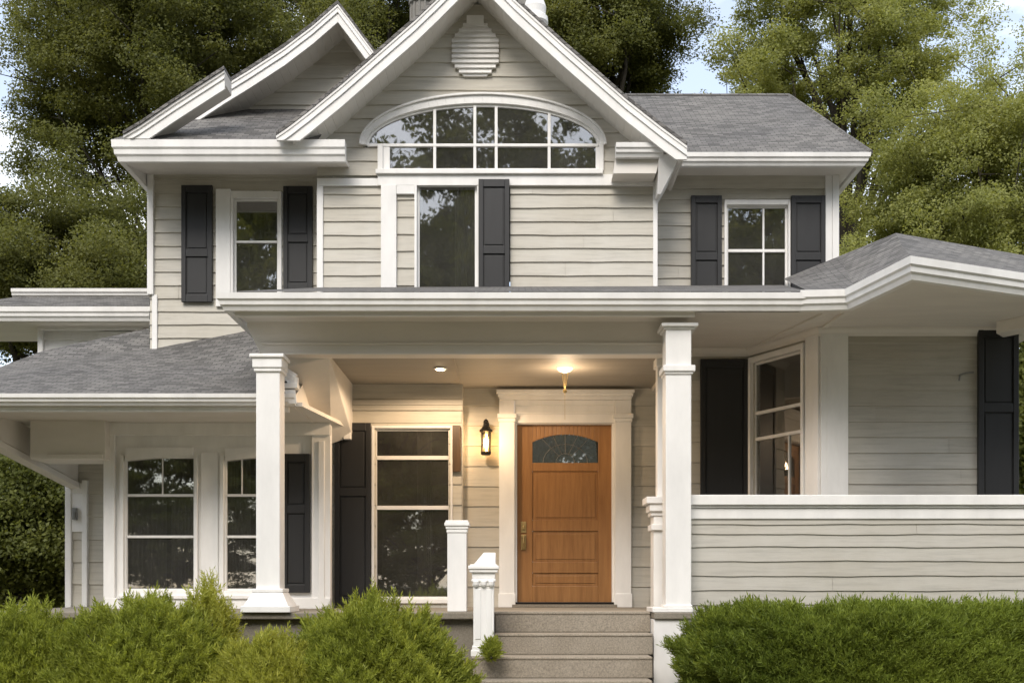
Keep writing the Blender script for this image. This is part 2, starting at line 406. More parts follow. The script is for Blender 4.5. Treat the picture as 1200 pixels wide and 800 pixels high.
def window(parent, F, u0, u1, z0, z1, cas=(.08, .08, .08, .08), hb=(), vb=(), barw=.03, casd=.045, curtain=0, sill=False, label=None, glass='glass', recess=.8, sash=.026):
    l, r, t, b = cas; u0 -= .02; u1 += .02; l = max(0, l - .02); r = max(0, r - .02); mb = MB()
    if l: mb.fbox(F, u0 - l, u0, z0 - b, z1 + t, -.02, casd)
    if r: mb.fbox(F, u1, u1 + r, z0 - b, z1 + t, -.02, casd)
    if t: mb.fbox(F, u0, u1, z1, z1 + t, -.02, casd - .003)
    if b: mb.fbox(F, u0, u1, z0 - b, z0, -.02, casd - .003)
    if sill: mb.fbox(F, u0 - l - .02, u1 + r + .02, z0 - b - .035, z0 - b + .004, -.02, casd + .04)
    o = mb.build('window', M['white'], parent, bevel=.004, label=label)
    s = MB(); dd0, dd1 = -.045, -.012
    s.fbox(F, u0, u0 + sash, z0, z1, dd0, dd1); s.fbox(F, u1 - sash, u1, z0, z1, dd0, dd1)
    s.fbox(F, u0 + sash, u1 - sash, z1 - sash, z1, dd0, dd1); s.fbox(F, u0 + sash, u1 - sash, z0, z0 + sash, dd0, dd1)
    for z in hb: s.fbox(F, u0 + sash, u1 - sash, z - barw / 2, z + barw / 2, dd0 - .002, dd1 + .006)
    barw = min(barw, .026)
    for v in vb:
        if isinstance(v, tuple): u, za, zb = v
        else: u, za, zb = v, z0 + sash, z1 - sash
        k_ = .22 if isinstance(v, tuple) else .4; s.fbox(F, u - barw * k_, u + barw * k_, za, zb, dd0 - .004, dd1 + .003)
    s.build('sash', M['white'], o, bevel=.003)
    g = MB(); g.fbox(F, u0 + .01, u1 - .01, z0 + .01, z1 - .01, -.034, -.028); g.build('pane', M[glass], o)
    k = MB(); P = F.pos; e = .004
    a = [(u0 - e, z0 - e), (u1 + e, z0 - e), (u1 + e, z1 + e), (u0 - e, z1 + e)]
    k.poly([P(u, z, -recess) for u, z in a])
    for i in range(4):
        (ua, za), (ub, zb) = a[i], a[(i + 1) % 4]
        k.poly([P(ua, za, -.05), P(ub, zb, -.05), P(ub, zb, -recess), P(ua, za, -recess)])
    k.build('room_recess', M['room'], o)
    if curtain:
        for (ca, cb) in curtain:
            cm = MB(); nn = 40; B = 0
            for i in range(nn + 1):
                u = u0 + (u1 - u0) * (ca + (cb - ca) * i / nn); d = -.11 + .025 * math.sin(i * 1.25) + .01 * math.sin(i * .53)
                cm.v += [P(u, z0, d), P(u, z1, d)]
            for i in range(nn): cm.f.append((2 * i, 2 * i + 2, 2 * i + 3, 2 * i + 1)); cm.m.append(0)
            cm.build('curtain', M['curtain'], o, smooth=True)
    return o
def shutter(parent, F, u0, u1, z0, z1, d=.0, mid=.42, label=None):
    mb = MB(); st = min(.055, (u1 - u0) * .17); zm = z0 + (z1 - z0) * mid
    mb.fbox(F, u0 + st, u1 - st, z0 + .02, z1 - .02, d, d + .022)
    mb.fbox(F, u0, u0 + st, z0, z1, d, d + .042); mb.fbox(F, u1 - st, u1, z0, z1, d, d + .042)
    for (a, b) in ((z0, z0 + .09), (zm - .045, zm + .045), (z1 - .09, z1)): mb.fbox(F, u0 + st, u1 - st, a, b, d, d + .040)
    for (a, b) in ((z0 + .09, zm - .045), (zm + .045, z1 - .09)):
        mb.fbox(F, u0 + st + .018, u1 - st - .018, a + .018, b - .018, d, d + .031)
        n = 5; ww = (u1 - u0 - 2 * st - .05)
    return mb.build('shutter', M['shutter'], parent, bevel=.004, label=label)
GUT = [(0, 0), (.06, 0), (.075, .035), (.095, .05), (.10, .085), (.118, .10), (.122, .155), (.112, .158), (.108, .15), (0, .15)]
def gutter(parent, path, h=.158, name='gutter', dep=1.0):
    k = h / .158; return MB().sweep(path, [(d * dep, z * k) for d, z in GUT]).build(name, M['white'], parent)

house = thing('house', 'two storey grey clapboard house with white trim, charcoal shutters and a columned front porch', 'house', (0, 13, GZ))
H = house
YC, YL, YR, YD = 13.0, 13.5, 13.5, 13.0
FC, FL_, FR_ = front(YC), front(YL), front(YR)

# ------------------------------------------------------------------ main gable over the middle bay
YF = 12.50
ZCUT = -9.0
outL = [(558, -45), (513, 0), (487, 25), (440, 66), (400, 101), (362, 132), (340, 149), (324, 160)]
outR = [(558, -45), (602, 0), (660, 53), (733, 117), (775, 150), (805, 172)]
OL = [(PX(a, YF), PZ(b, YF)) for a, b in outL]; OR = [(PX(a, YF), PZ(b, YF)) for a, b in outR]
TH = .235
def band(curve, a, b):      # polygon between curve+a and curve+b (vertical offsets); curve runs outwards from the apex
    up = [(x, z + a) for x, z in curve]; lo = [(x, z + b) for x, z in curve]
    p = up + lo[::-1]
    ar = sum(p[i][0] * p[(i + 1) % len(p)][1] - p[(i + 1) % len(p)][0] * p[i][1] for i in range(len(p)))
    if ar < 0: p = p[::-1]
    q = []                       # level cut along the eave
    for i in range(len(p)):
        (xa, za), (xb, zb) = p[i], p[(i + 1) % len(p)]
        if za >= ZCUT: q.append((xa, za))
        if (za - ZCUT) * (zb - ZCUT) < 0: t = (ZCUT - za) / (zb - za); q.append((xa + (xb - xa) * t, ZCUT))
    return q
def quadband(mb, curve, a, b, y0, y1, mi=0):
    for i in range(len(curve) - 1): mb.prism(band(curve[i:i + 2], a, b), y0, y1, mi)
def gable_roof(parent, curves, y0, y1, th, ywall):
    sh, fa, so = MB(), MB(), MB()
    for c in curves:
        n = len(c)
        sh.prism(band(c, .045, .005), y0 - .03, y1)
        # rake board of two flat fascias with a bead between them
        fa.prism(band(c, .002, -th * .42), y0 - .012, y0 + .03); fa.prism(band(c, -th * .42, -th), y0 - .002, y0 + .028)
        fa.prism(band(c, -th * .38, -th * .46), y0 - .019, y0 - .006)
        fa.prism(band(c, .0035, -.03), y0 - .023, y0 - .008)
        so.prism(band(c, -th * .72, -th * .80), y0 + .031, y1)
    sh.build('roof', M['shingle'], parent, uv=True); fa.build('rake_board', M['white'], parent, bevel=.003); so.build('soffit', M['bead'], parent)
ZCUT = PZ(165, YF)
gable_roof(H, (OL,), YF, 16.4, TH, YC)
ZCUT = PZ(187, YF)
gable_roof(H, (OR,), YF, 16.4, TH, YC)
ZCUT = -9.0
XL, XR = PX(372, YC), PX(770, YC)
def inv(curve, off, z, default):
    for (x0, z0), (x1, z1) in zip(curve, curve[1:]):
        za, zb = z0 + off, z1 + off
        if zb <= z <= za: return x0 + (x1 - x0) * (za - z) / (za - zb)
    return default if z < curve[-1][1] + off else curve[0][0]
gl = lambda z: max(XL, inv(OL, -TH * .78, z, XL)); gr = lambda z: min(XR, inv(OR, -TH * .78, z, XR))
# arched window
ax, aw, ah, ab = PX(566, YC), 138 * YC / FPX, 49 * YC / FPX, PZ(171, YC)
arx0, arx1, arb = PX(449, YC), PX(702, YC), PZ(201, YC)
def arch_hole(z):
    t = .05
    if arb - .05 < z <= ab: return (arx0 - .03, arx1 + .03)
    if ab < z < ab + ah + t:
        k = (z - ab) / (ah + t); ww = (aw + .02) * math.sqrt(max(0, 1 - k * k)); return (ax - ww, ax + ww)
    return None
fb0, fb1 = PZ(219, YC), PZ(206, YC)      # white belt course below the arch
wx0, wx1, wz1 = PX(491, YC), PX(557, YC), PZ(216, YC)
ZPR = 3.30                                # hidden behind the porch roof
zlow = PZ(345, YC)
clapboards(H, FC, fb1, OL[0][1] - TH, gl, gr, hole=arch_hole, step=4, board=.165)
clapboards(H, FC, ZPR, fb0, XL, XR, openings=[(PX(447, YC), XR + 1, ZPR - .1, fb0 + .1)], board=.158)
clapboards(H, FC, ZPR, fb0, PX(598, YC), XR, board=.158)
b = MB()
b.fbox(FC, PX(443, YC), PX(768, YC), fb0, fb1, 0, .05); b.fbox(FC, PX(443, YC) - .02, PX(706, YC), fb1 - .002, fb1 + .05, 0, .085)
b.fbox(FC, XL, PX(443, YC), fb0 - .0, fb0 + .09, 0, .035)
b.build('belt_course', M['white'], H, bevel=.004)
def arc(a, bb, n=40, t0=0, t1=math.pi): return [(ax + a * math.cos(t0 + (t1 - t0) * i / n), ab + bb * math.sin(t0 + (t1 - t0) * i / n)) for i in range(n + 1)]
def archring(mb, a0, b0, a1, b1, y0, y1):
    o, i = arc(a1, b1), arc(a0, b0)
    for k in range(len(o) - 1):
        mb.prism([i[k], o[k], o[k + 1], i[k + 1]], y0, y1)
aw_ = MB()
archring(aw_, aw - .01, ah - .01, aw + .045, ah + .085, YC - .05, YC + .02)
archring(aw_, aw + .045, ah + .085, aw + .065, ah + .11, YC - .075, YC + .02)
aw_.box(PX(443, YC), arx0, YC - .05, YC + .02, arb, ab); aw_.box(arx1, PX(707, YC), YC - .048, YC + .02, arb, ab)
arch = aw_.build('window', M['white'], H, bevel=.003, label='wide arched window with a grid of white bars under the gable')
s = MB()
yb0, yb1 = YC - .02, YC + .02
archring(s, aw - .045, ah - .04, aw - .005, ah - .005, yb0, yb1)
def atop(x): return ab + (ah - .02) * math.sqrt(max(0, 1 - ((x - ax) / (aw - .02)) ** 2))
for px in (509.5, 556.5, 581.5, 643.5):
    x = PX(px, YC); s.box(x - .017, x + .017, yb0 - .004, yb1, arb, atop(x))
s.box(ax - aw + .03, ax + aw - .03, yb0 - .008, yb1, ab - .016, ab + .016); s.box(arx0, arx1, yb0, yb1, arb, arb + .03)
s.box(arx0, PX(457, YC), yb0 - .001, yb1 + .001, arb, ab - .016); s.box(PX(698, YC), arx1, yb0 - .001, yb1 + .001, arb, ab - .016)
s.build('sash', M['white'], arch, bevel=.003)
g = MB(); g.prism([(arx0, arb)] + [(arx1, arb)] + arc(aw - .01, ah - .01), YC + .0, YC + .006); g.build('pane', M['glass'], arch)
g = MB(); pl = [(arx0, arb), (arx1, arb)] + arc(aw, ah); g.poly([(x, YC + .9, z) for x, z in pl])
for i in range(len(pl)):
    (xa, za), (xb, zb) = pl[i], pl[(i + 1) % len(pl)]; g.poly([(xa, YC + .025, za), (xb, YC + .025, zb), (xb, YC + .9, zb), (xa, YC + .9, za)])
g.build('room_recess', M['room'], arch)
g = MB(); g.box(PX(459, YC), PX(507, YC), YC + .12, YC + .14, arb, ab - .02); g.build('window_blind', paint('blind_cloth', (.45, .44, .41), .05, .8), arch)
# belt window, pilaster and shutter
window(H, FC, wx0, wx1, ZPR, wz1, (.03, .045, .012, 0), hb=(), vb=(), curtain=[(.62, 1.0)], label='tall window beside the single shutter above the porch roof', casd=.045)
shutter(H, FC, PX(561, YC), PX(597, YC), ZPR, PZ(212, YC) - .01, .052, mid=.42)
b = MB(); b.fbox(FC, PX(447, YC), PX(465, YC), ZPR, fb0, 0, .06); b.fbox(FC, PX(486, YC), wx0 - .021, ZPR, fb0, 0, .055)
b.fbox(FC, PX(465, YC), PX(486, YC), PZ(229, YC), fb0, 0, .05); b.build('pilaster', M['white'], H, bevel=.004)
clapboards(H, FC, ZPR, PZ(229, YC), PX(465, YC), PX(486, YC), board=.2)
b = MB(); b.fbox(FC, XL - .002, XL + .07, ZPR, fb0, -.5, .035); b.build('corner_board', M['white'], H, bevel=.004); b = MB(); b.fbox(FC, XR - .05, XR + .002, ZPR, fb0 + .12, -.5, .035); b.build('corner_board', M['white'], H, bevel=.004)
# gable vent: octagon with louvres
vc = (PX(557, YC), PZ(61, YC)); vw, vh = .265, .30
v = MB(); octo = [(vc[0] + vw * x, vc[1] + vh * y) for x, y in ((-.5, -1), (.5, -1), (1, -.45), (1, .45), (.5, 1), (-.5, 1), (-1, .45), (-1, -.45))]
v.prism(octo, YC - .035, YC + .01)
zz = vc[1] - vh + .03
while zz < vc[1] + vh - .03:
    t = abs(zz + .03 - vc[1]) / vh; hw = vw * (1 if t < .45 else 1 - (t - .45) * .9) + .01
    v.hexa([(vc[0] - hw, YC - .060, zz), (vc[0] + hw, YC - .060, zz), (vc[0] + hw, YC - .03, zz), (vc[0] - hw, YC - .03, zz),
            (vc[0] - hw, YC - .056, zz + .016), (vc[0] + hw, YC - .056, zz + .016), (vc[0] + hw, YC - .03, zz + .052), (vc[0] - hw, YC - .03, zz + .052)])
    zz += .060
v.box(vc[0] - .10, vc[0] + .10, YC - .06, YC + .01, vc[1] + vh - .01, vc[1] + vh + .10)
v.build('gable_vent', M['white'], H, bevel=.003)

# ------------------------------------------------------------------ eaves of the upper floor
YE = 12.60
zg0, zg1 = PZ(187, YE), PZ(163, YE)
sz = PZ(205, YL)
gx0, gx1 = PX(130, YE), PX(404, YE)
gutter(H, [(gx0 + .122, 16.5, zg0), (gx0 + .122, YE + .122, zg0), (gx1, YE + .122, zg0)], h=zg1 - zg0)
xw = PX(176, YL) - .02
b = MB(); b.hexa([(gx0 + .1, YE + .1, zg0 + .002), (gx1 - .01, YE + .1, zg0 + .002), (gx1 - .01, YL + .02, sz), (gx0 + .1, YL + .02, sz), (gx0 + .1, YE + .1, zg0 + .05), (gx1 - .01, YE + .1, zg0 + .05), (gx1 - .01, YL + .02, sz + .05), (gx0 + .1, YL + .02, sz + .05)])
b.box(gx0 + .1, xw, YL + .02, 16.5, sz, sz + .05); b.build('soffit', M['soffit'], H)
b = MB(); b.poly([(gx0, YE + .02, zg1 + .005), (gx1 - .3, YE + .02, zg1 + .005), (gx1 - .3, 14.0, PZ(128, 14.0)), (gx0 + .8, 14.0, PZ(128, 14.0))]); b.build('roof', M['shingle'], H, uv=True)
# left gable
YG, YGW = 13.5, 14.0
gL = [(396, 6), (366, 32), (333, 57), (293, 83), (262, 102), (233, 121), (188, 148)]
gR = [(396, 6), (412, 27), (438, 62), (462, 95)]
GL = [(PX(a, YG), PZ(c, YG)) for a, c in gL]; GR = [(PX(a, YG), PZ(c, YG)) for a, c in gR]
gable_roof(H, (GL, GR), YG, 16.5, .21, YGW)
clapboards(H, front(YGW), PZ(140, YGW), GL[0][1] - .15, lambda z: inv(GL, -.165, z, PX(215, YGW)), lambda z: inv(GR, -.165, z, PX(462, YGW)), board=.17)
# sweeping rake over the left corner
ZCUT = PZ(162, 12.58)
bl = [(PX(a, 12.62), PZ(c, 12.62)) for a, c in ((264, 84), (205, 122), (165, 149), (146, 160))]
sh, fa, so = MB(), MB(), MB()
sh.prism(band(bl, .04, .004), 12.56, 12.90)
fa.prism(band(bl, 0, -.21), 12.595, 12.625); fa.prism(band(bl, -.075, -.095), 12.58, 12.595); fa.prism(band(bl, .003, -.03), 12.578, 12.595)
so.prism(band(bl, -.002, -.15), 12.626, 12.90); ZCUT = -9.0
sh.build('roof', M['shingle'], H, uv=True); fa.build('rake_board', M['white'], H, bevel=.003); so.build('soffit', M['soffit'], H)
b = MB(); b.prism([(PX(196, 14), PZ(150, 14)), (PX(258, 14), PZ(150, 14)), (PX(258, 14), PZ(105, 14)), (PX(238, 14), PZ(112, 14))], 13.95, 14.0); b.build('gable_return', M['soffit'], H)

# ------------------------------------------------------------------ upper left wall
wl0, wl1 = PX(176, YL), XL
z_wl0, z_wl1 = PZ(412, YL), sz
uL = dict(x0=PX(276, YL), x1=PX(325, YL), z0=PZ(346, YL), z1=PZ(233, YL))
clapboards(H, FL_, z_wl0, PZ(208, YL), wl0, wl1 + .1, openings=[(PX(254, YL), PX(331, YL), PZ(350, YL), PZ(224, YL))], board=.160)
clapboards(H, Fr((wl0, 17.5), (wl0, YL)), z_wl0 - .4, sz, 0, 4.0, board=.16)
b = MB(); b.fbox(FL_, wl0, wl1, PZ(208, YL), sz, 0, .03); b.build('frieze_board', M['siding'], H)
window(H, FL_, uL['x0'], uL['x1'], uL['z0'], uL['z1'], (.05, .06, .08, .10), hb=(PZ(283, YL),), label='narrow upper window with a wide white left casing', barw=.025)
b = MB(); b.fbox(FL_, PX(254, YL), PX(276, YL) - .051, PZ(360, YL), PZ(223, YL), 0, .05); b.build('pilaster', M['white'], H, bevel=.004)
shutter(H, FL_, PX(214, YL), PX(250, YL), PZ(355, YL), PZ(219, YL), .02, mid=.42)
shutter(H, FL_, PX(333, YL), PX(367, YL), PZ(342, YL), PZ(220, YL), .02, mid=.5)
b = MB(); b.fbox(FL_, PX(174, YL), PX(181, YL), PZ(346, YL), sz, -.07, .055); b.fbox(FL_, PX(179, YL), PX(185, YL), PZ(410, YL), PZ(346, YL), -.07, .035); b.build('corner_board', M['white'], H, bevel=.004)

# ------------------------------------------------------------------ upper right wall and hipped main roof
szr = PZ(207, YR)
wr0, wr1 = XR - .05, PX(979, YR)
clapboards(H, FR_, 3.4, PZ(222, YR), wr0, wr1, openings=[(PX(848, YR), PX(925, YR), 3.4, PZ(235, YR))], board=.160)
clapboards(H, Fr((wr1, YR), (wr1, 17.5)), 2.6, szr, 0, 4.0, board=.16)
b = MB(); b.fbox(FR_, wr0, wr1, PZ(222, YR), szr, 0, .03); b.build('frieze_board', M['siding'], H)
window(H, FR_, PX(853, YR), PX(921, YR), 3.4, PZ(241, YR), (.05, .045, .06, 0), hb=(PZ(293.5, YR),), vb=(PX(895, YR),), label='upper window of four uneven panes between two shutters', barw=.035)
shutter(H, FR_, PX(809, YR), PX(845, YR), 3.4, PZ(231, YR), .02, mid=.44)
shutter(H, FR_, PX(926, YR), PX(966, YR), 3.4, PZ(231, YR), .02, mid=.44)
b = MB(); b.fbox(FR_, PX(966, YR), PX(974, YR), 3.4, szr, 0, .045); b.fbox(FR_, PX(974.2, YR), PX(982, YR), 3.4, szr, -.1, .05); b.build('corner_board', M['white'], H, bevel=.004)
YE2 = 13.0
h0, h1 = PZ(192, YE2), PZ(178, YE2)
ex0, ex1 = PX(772, YE2), PX(1021, YE2)
gutter(H, [(ex0, YE2 + .122, h0), (ex1 - .122, YE2 + .122, h0), (ex1 - .122, 17.5, h0)], h=h1 - h0)
b = MB(); b.slab([(ex0, YE2 + .12), (ex1 - .13, YE2 + .12), (ex1 - .13, 17.5), (wr1 - .03, 17.5), (wr1 - .03, YR + .02), (ex0, YR + .02)], szr, szr + .05); b.build('soffit', M['soffit'], H)
YRG = 15.8
rz = PZ(112, YRG)
rx1 = PX(925, YRG); rx0 = PX(560, YRG)
b = MB()
b.poly([(ex0 - 2.0, YE2 + .02, h1 + .004), (ex1, YE2 + .02, h1 + .004), (rx1, YRG, rz), (rx0, YRG, rz)])
b.poly([(ex1, YE2 + .02, h1 + .004), (ex1, 18.6, h1 + .004), (rx1, YRG, rz)])
b.poly([(ex1, 18.6, h1 + .004), (ex0 - 2, 18.6, h1 + .004), (rx0, YRG, rz), (rx1, YRG, rz)])
b.build('roof', M['shingle'], H, uv=True, label='grey shingled hip roof over the upper right wall')
b = MB(); b.tube((rx0, YRG, rz - .01), (rx1, YRG, rz - .01), .035, .035, 6); b.tube((rx1, YRG, rz - .01), (ex1, YE2 + .02, h1), .03, .03, 6); b.build('ridge_cap', M['shingle'], H, uv=True)
# gutter return and corbel below the right end of the rake
b = MB(); y0 = 12.55
b.sweep([(PX(722, y0), y0 + .12, PZ(182, y0)), (PX(778, y0), y0 + .12, PZ(182, y0))], [(d, z * .95) for d, z in GUT]); b.build('gutter', M['white'], H)
b = MB(); b.prism([(PX(718, 12.75), PZ(206, 12.75)), (PX(768, 12.75), PZ(206, 12.75)), (PX(774, 12.75), PZ(182, 12.75)), (PX(722, 12.75), PZ(182, 12.75))], 12.68, 12.98)
b.build('eave_return', M['soffit'], H, bevel=.004)
b = MB(); b.hexa([(PX(771, 12.7), 12.75, PZ(226, 12.7)), (PX(775, 12.7), 12.75, PZ(226, 12.7)), (PX(775, 12.7), 13.5, PZ(222, 12.7)), (PX(771, 12.7), 13.5, PZ(222, 12.7)),
                  (PX(771, 12.7), 12.6, PZ(184, 12.7)), (PX(796, 12.7), 12.6, PZ(186, 12.7)), (PX(796, 12.7), 13.5, PZ(186, 12.7)), (PX(771, 12.7), 13.5, PZ(184, 12.7))]); b.build('corbel', M['white'], H, bevel=.004)
b = MB(); b.hexa([(PX(969, 13.4), 13.45, PZ(231, 13.4)), (PX(975, 13.4), 13.45, PZ(231, 13.4)), (PX(975, 13.4), 13.52, PZ(231, 13.4)), (PX(969, 13.4), 13.52, PZ(231, 13.4)),
                  (PX(969, 13.4), 13.2, szr), (PX(1005, 13.4), 13.2, szr), (PX(1005, 13.4), 13.52, szr), (PX(969, 13.4), 13.52, szr)]); 
# chimney pots behind the gable
b = MB(); b.lathe((PX(496, 14.6), 14.6, 5.4), [(.16, 0), (.16, 2.2), (.19, 2.22), (.19, 2.34), (.14, 2.36), (.14, 2.5)], 14)
for k in range(14):
    a = 2 * math.pi * k / 14; b.tube((PX(496, 14.6) + .165 * math.cos(a), 14.6 + .165 * math.sin(a), 5.5), (PX(496, 14.6) + .165 * math.cos(a), 14.6 + .165 * math.sin(a), 7.6), .014, .014, 5)
b.build('flue_pipe', M['flue'], H, bevel=.003, label='ribbed grey flue behind the left slope of the gable')
b = MB(); c = (PX(627, 14.4), 14.4, 5.4); b.lathe(c, [(.14, 0), (.14, 1.84), (.17, 1.88), (.165, 1.95), (.135, 1.98), (.145, 2.08), (.12, 2.16), (.06, 2.2)], 28)
b.build('chimney_pot', M['white'], H, smooth=False, label='white chimney pot behind the right slope of the gable')
b = MB(); b.box(PX(606, 14.6), PX(622, 14.6), 14.5, 14.9, 5.2, PZ(1, 14.6)); b.build('chimney', M['flue'], H, bevel=.01)

# ------------------------------------------------------------------ side wing far left
y1, y2 = 14.2, 15.0
gutter(H, [(PX(-60, y1), y1 + .11, PZ(375, y1)), (PX(181, y1), y1 + .11, PZ(375, y1))], h=.175)
gutter(H, [(PX(13, y2), y2 + .11, PZ(349, y2)), (PX(182, y2), y2 + .11, PZ(349, y2))], h=.13)
b = MB(); b.poly([(PX(-60, y1), y1 + .02, PZ(358, y1)), (PX(182, y1) + .1, y1 + .02, PZ(358, y1)), (PX(182, y2), y2 + .05, PZ(347, y2)), (PX(14, y2), y2 + .05, PZ(347, y2))]); b.build('roof', M['shingle'], H, uv=True)
b = MB(); b.slab([(PX(-60, y1), y1 + .1), (PX(182, y1), y1 + .1), (PX(182, y1), 15.4), (PX(-60, y1), 15.4)], PZ(376, y1), PZ(376, y1) + .04); b.build('soffit', M['soffit'], H)
b = MB(); b.box(PX(46, 14.5), PX(166, 14.5), 14.5, 14.62, PZ(386, 14.5), PZ(377, 14.5)); b.box(PX(42, 14.5), PX(48, 14.5), 14.55, 17, PZ(470, 14.5), PZ(377, 14.5)); b.box(PX(114, 14.55), PX(182, 14.55), 14.57, 14.63, PZ(399, 14.5), PZ(387, 14.5))
b.build('corner_board', M['white'], H, bevel=.004)
clapboards(H, front(14.62), PZ(470, 14.6), PZ(386, 14.6), PX(46, 14.6), PX(185, 14.6), board=.16, mat='white')

# ------------------------------------------------------------------ lower left roof over the bay
ye = 10.95
ez = PZ(461, ye)
P = [PP(-70, 461, ye), PP(372, 461, ye), PP(372, 372, YL), PP(181, 408, YL), PP(181, 383, 14.25), PP(50, 411, 13.3), PP(0, 430, 12.75), PP(-70, 452, 12.1)]
P[1] = PP(345, 461, ye); P[2] = PP(360, 374, YL)
tri = [(0, 1, 3), (1, 2, 3), (0, 3, 6), (3, 5, 6), (3, 4, 5), (0, 6, 7)]
sl_ = math.atan2(1.05, 2.55); uvv = [(p[0], p[1] * math.cos(sl_) + p[2] * math.sin(sl_)) for p in P]
o = link_mesh('roof', P, tri, M['shingle'], H, None, [uvv[i] for t in tri for i in t], True); o['label'] = 'grey shingled roof sloping over the left bay window'
b = MB(); xq = PX(343, ye); b.hexa([(xq - .03, 11.06, 1.77), (xq, 11.06, 1.77), (xq, 13.4, 1.77), (xq - .03, 13.4, 1.77), (xq - .03, 11.06, 1.88), (xq, 11.06, 1.88), (xq, 13.4, 2.95), (xq - .03, 13.4, 2.95)]); b.build('gable_return', M['soffit'], H)
gz0 = PZ(474, ye)
gutter(H, [(PX(-70, ye), ye + .10, gz0), (PX(345, ye), ye + .10, gz0)], h=ez - gz0)
YB = 12.2
b = MB(); b.slab([(PX(-70, ye), ye + .1), (PX(352, ye), ye + .1), (PX(408, 12.6), 12.6), (PX(408, 12.6), 12.9), (PX(-70, ye), 14)], gz0 + .0, gz0 + .04)
b.build('soffit', M['soffit'], H)
b = MB(); b.box(PX(-60, 11.15), PX(340, 11.15), 11.06, 11.14, gz0 - .05, gz0); b.build('bed_moulding', M['white'], H, bevel=.006)
# beam along the left end and bracket line
b = MB(); B0 = PP(82, 573, 13.3)
b.sweep([PP(-60, 500, 11.12), (B0[0], B0[1], B0[2])], [(0, 0), (.14, 0), (.14, .07), (.11, .09), (.11, .40), (0, .40)]); b.build('porch_beam', M['soffit'], H, bevel=.004)
b = MB(); b.box(PX(40, 12.1), PX(127, 12.1), 12.0, 12.5, 1.36, gz0); b.box(PX(60, 12.1), PX(125, 12.1), 11.97, 12.0, 1.36, 1.41); b.build('porch_beam', M['soffit'], H, bevel=.006)
# bay front
FB = front(YB)
zb0, zb1 = FZ, gz0
w1 = FB.rect(148, 227, 534, 692); w2 = FB.rect(265, 331, 534, 692)
b = MB()
b.fbox(FB, FB.up(124), w1[0], FZ, zb1, -.06, 0); b.fbox(FB, w1[1], w2[0], FZ, zb1, -.06, 0); b.fbox(FB, w2[1], FB.up(388), FZ, zb1, -.06, 0)
b.fbox(FB, w1[0], w1[1], w1[3], zb1, -.06, 0); b.fbox(FB, w1[0], w1[1], FZ, w1[2], -.06, 0); b.fbox(FB, w2[0], w2[1], w2[3], zb1, -.06, 0); b.fbox(FB, w2[0], w2[1], FZ, w2[2], -.06, 0)
b.fbox(FB, FB.up(124), FB.up(126), FZ, zb1, -1.2, -.06); b.build('bay_wall', M['white'], H)
b = MB(); b.fbox(FB, FB.up(123), FB.up(136), FZ, zb1, 0, .05); b.fbox(FB, FB.up(366), FB.up(388), FZ, zb1, 0, .04); b.fbox(FB, FB.up(374), FB.up(381), FZ, zb1 - .2, .04, .055)
b.fbox(FB, FB.up(236), FB.up(256), FZ + .2, zb1 - .32, 0, .02); b.fbox(FB, FB.up(123), FB.up(388), zb1 - .14, zb1 - .002, 0, .06); b.fbox(FB, FB.up(123), FB.up(388), FZ, FZ + .12, .0, .052)
b.build('pilaster', M['white'], H, bevel=.005)
for (wn, lab, cur, vbx) in ((w1, 'left window of the white bay, behind the round shrub', [(0, .55), (.62, 1.0)], 190), (w2, 'bay window partly behind the left porch column', [(0, .4)], 283)):
    o = window(H, FB, wn[0], wn[1], wn[2], wn[3], (.06, .05, .0, .05), hb=(FB.zp(190, 580), FB.zp(190, 628.5)), vb=((FB.up(vbx), FB.zp(190, 580), wn[3] - .03),), label=lab, curtain=cur, barw=.028, sill=True, casd=.035)
    m = MB(); n = 14            # gently arched head
    for i in range(n):
        t0, t1 = i / n, (i + 1) / n; ua, ub = wn[0] + (wn[1] - wn[0]) * t0, wn[0] + (wn[1] - wn[0]) * t1
        za, zb = wn[3] - .055 * (1 - t0) ** 1.3, wn[3] - .055 * (1 - t1) ** 1.3
        m.prism([(ua, za), (ub, zb), (ub, wn[3] + .09), (ua, wn[3] + .09)], YB - .036, YB + .03)
    m.build('head_casing', M['white'], o)
shutter(H, FB, FB.up(332), FB.up(364), PZ(694, YB), PZ(532, YB), .01, mid=.6)
# far left end wall beside the bay
YW = 13.3
clapboards(H, front(YW), GZ, 1.80, PX(84, YW), PX(134, YW), board=.27)
b = MB(); b.box(PX(78, YW), PX(85, YW), YW - .05, YW + .3, GZ, 1.45); b.box(PX(98, YW), PX(104, YW), YW - .06, YW, GZ, 1.25); b.box(PX(84, YW), PX(98, YW), YW - .04, YW, PZ(578, YW), PZ(566, YW)); b.box(PX(84, YW), PX(98, YW), YW - .035, YW, PZ(623, YW), PZ(578, YW) - .001); b.build('corner_board', M['white'], H, bevel=.004)
clapboards(H, Fr((PX(78, YW), 17.5), (PX(78, YW), YW + .02)), GZ, 1.6, 0, 4.2, board=.2)
b = MB(); b.box(PX(87.5, YW), PX(92.5, YW), YW - .085, YW - .036, PZ(609, YW), PZ(595, YW)); b.box(PX(88.5, YW), PX(91.5, YW), YW - .095, YW - .085, PZ(607, YW), PZ(600, YW)); b.build('meter_box', M['grey'], H, bevel=.004)

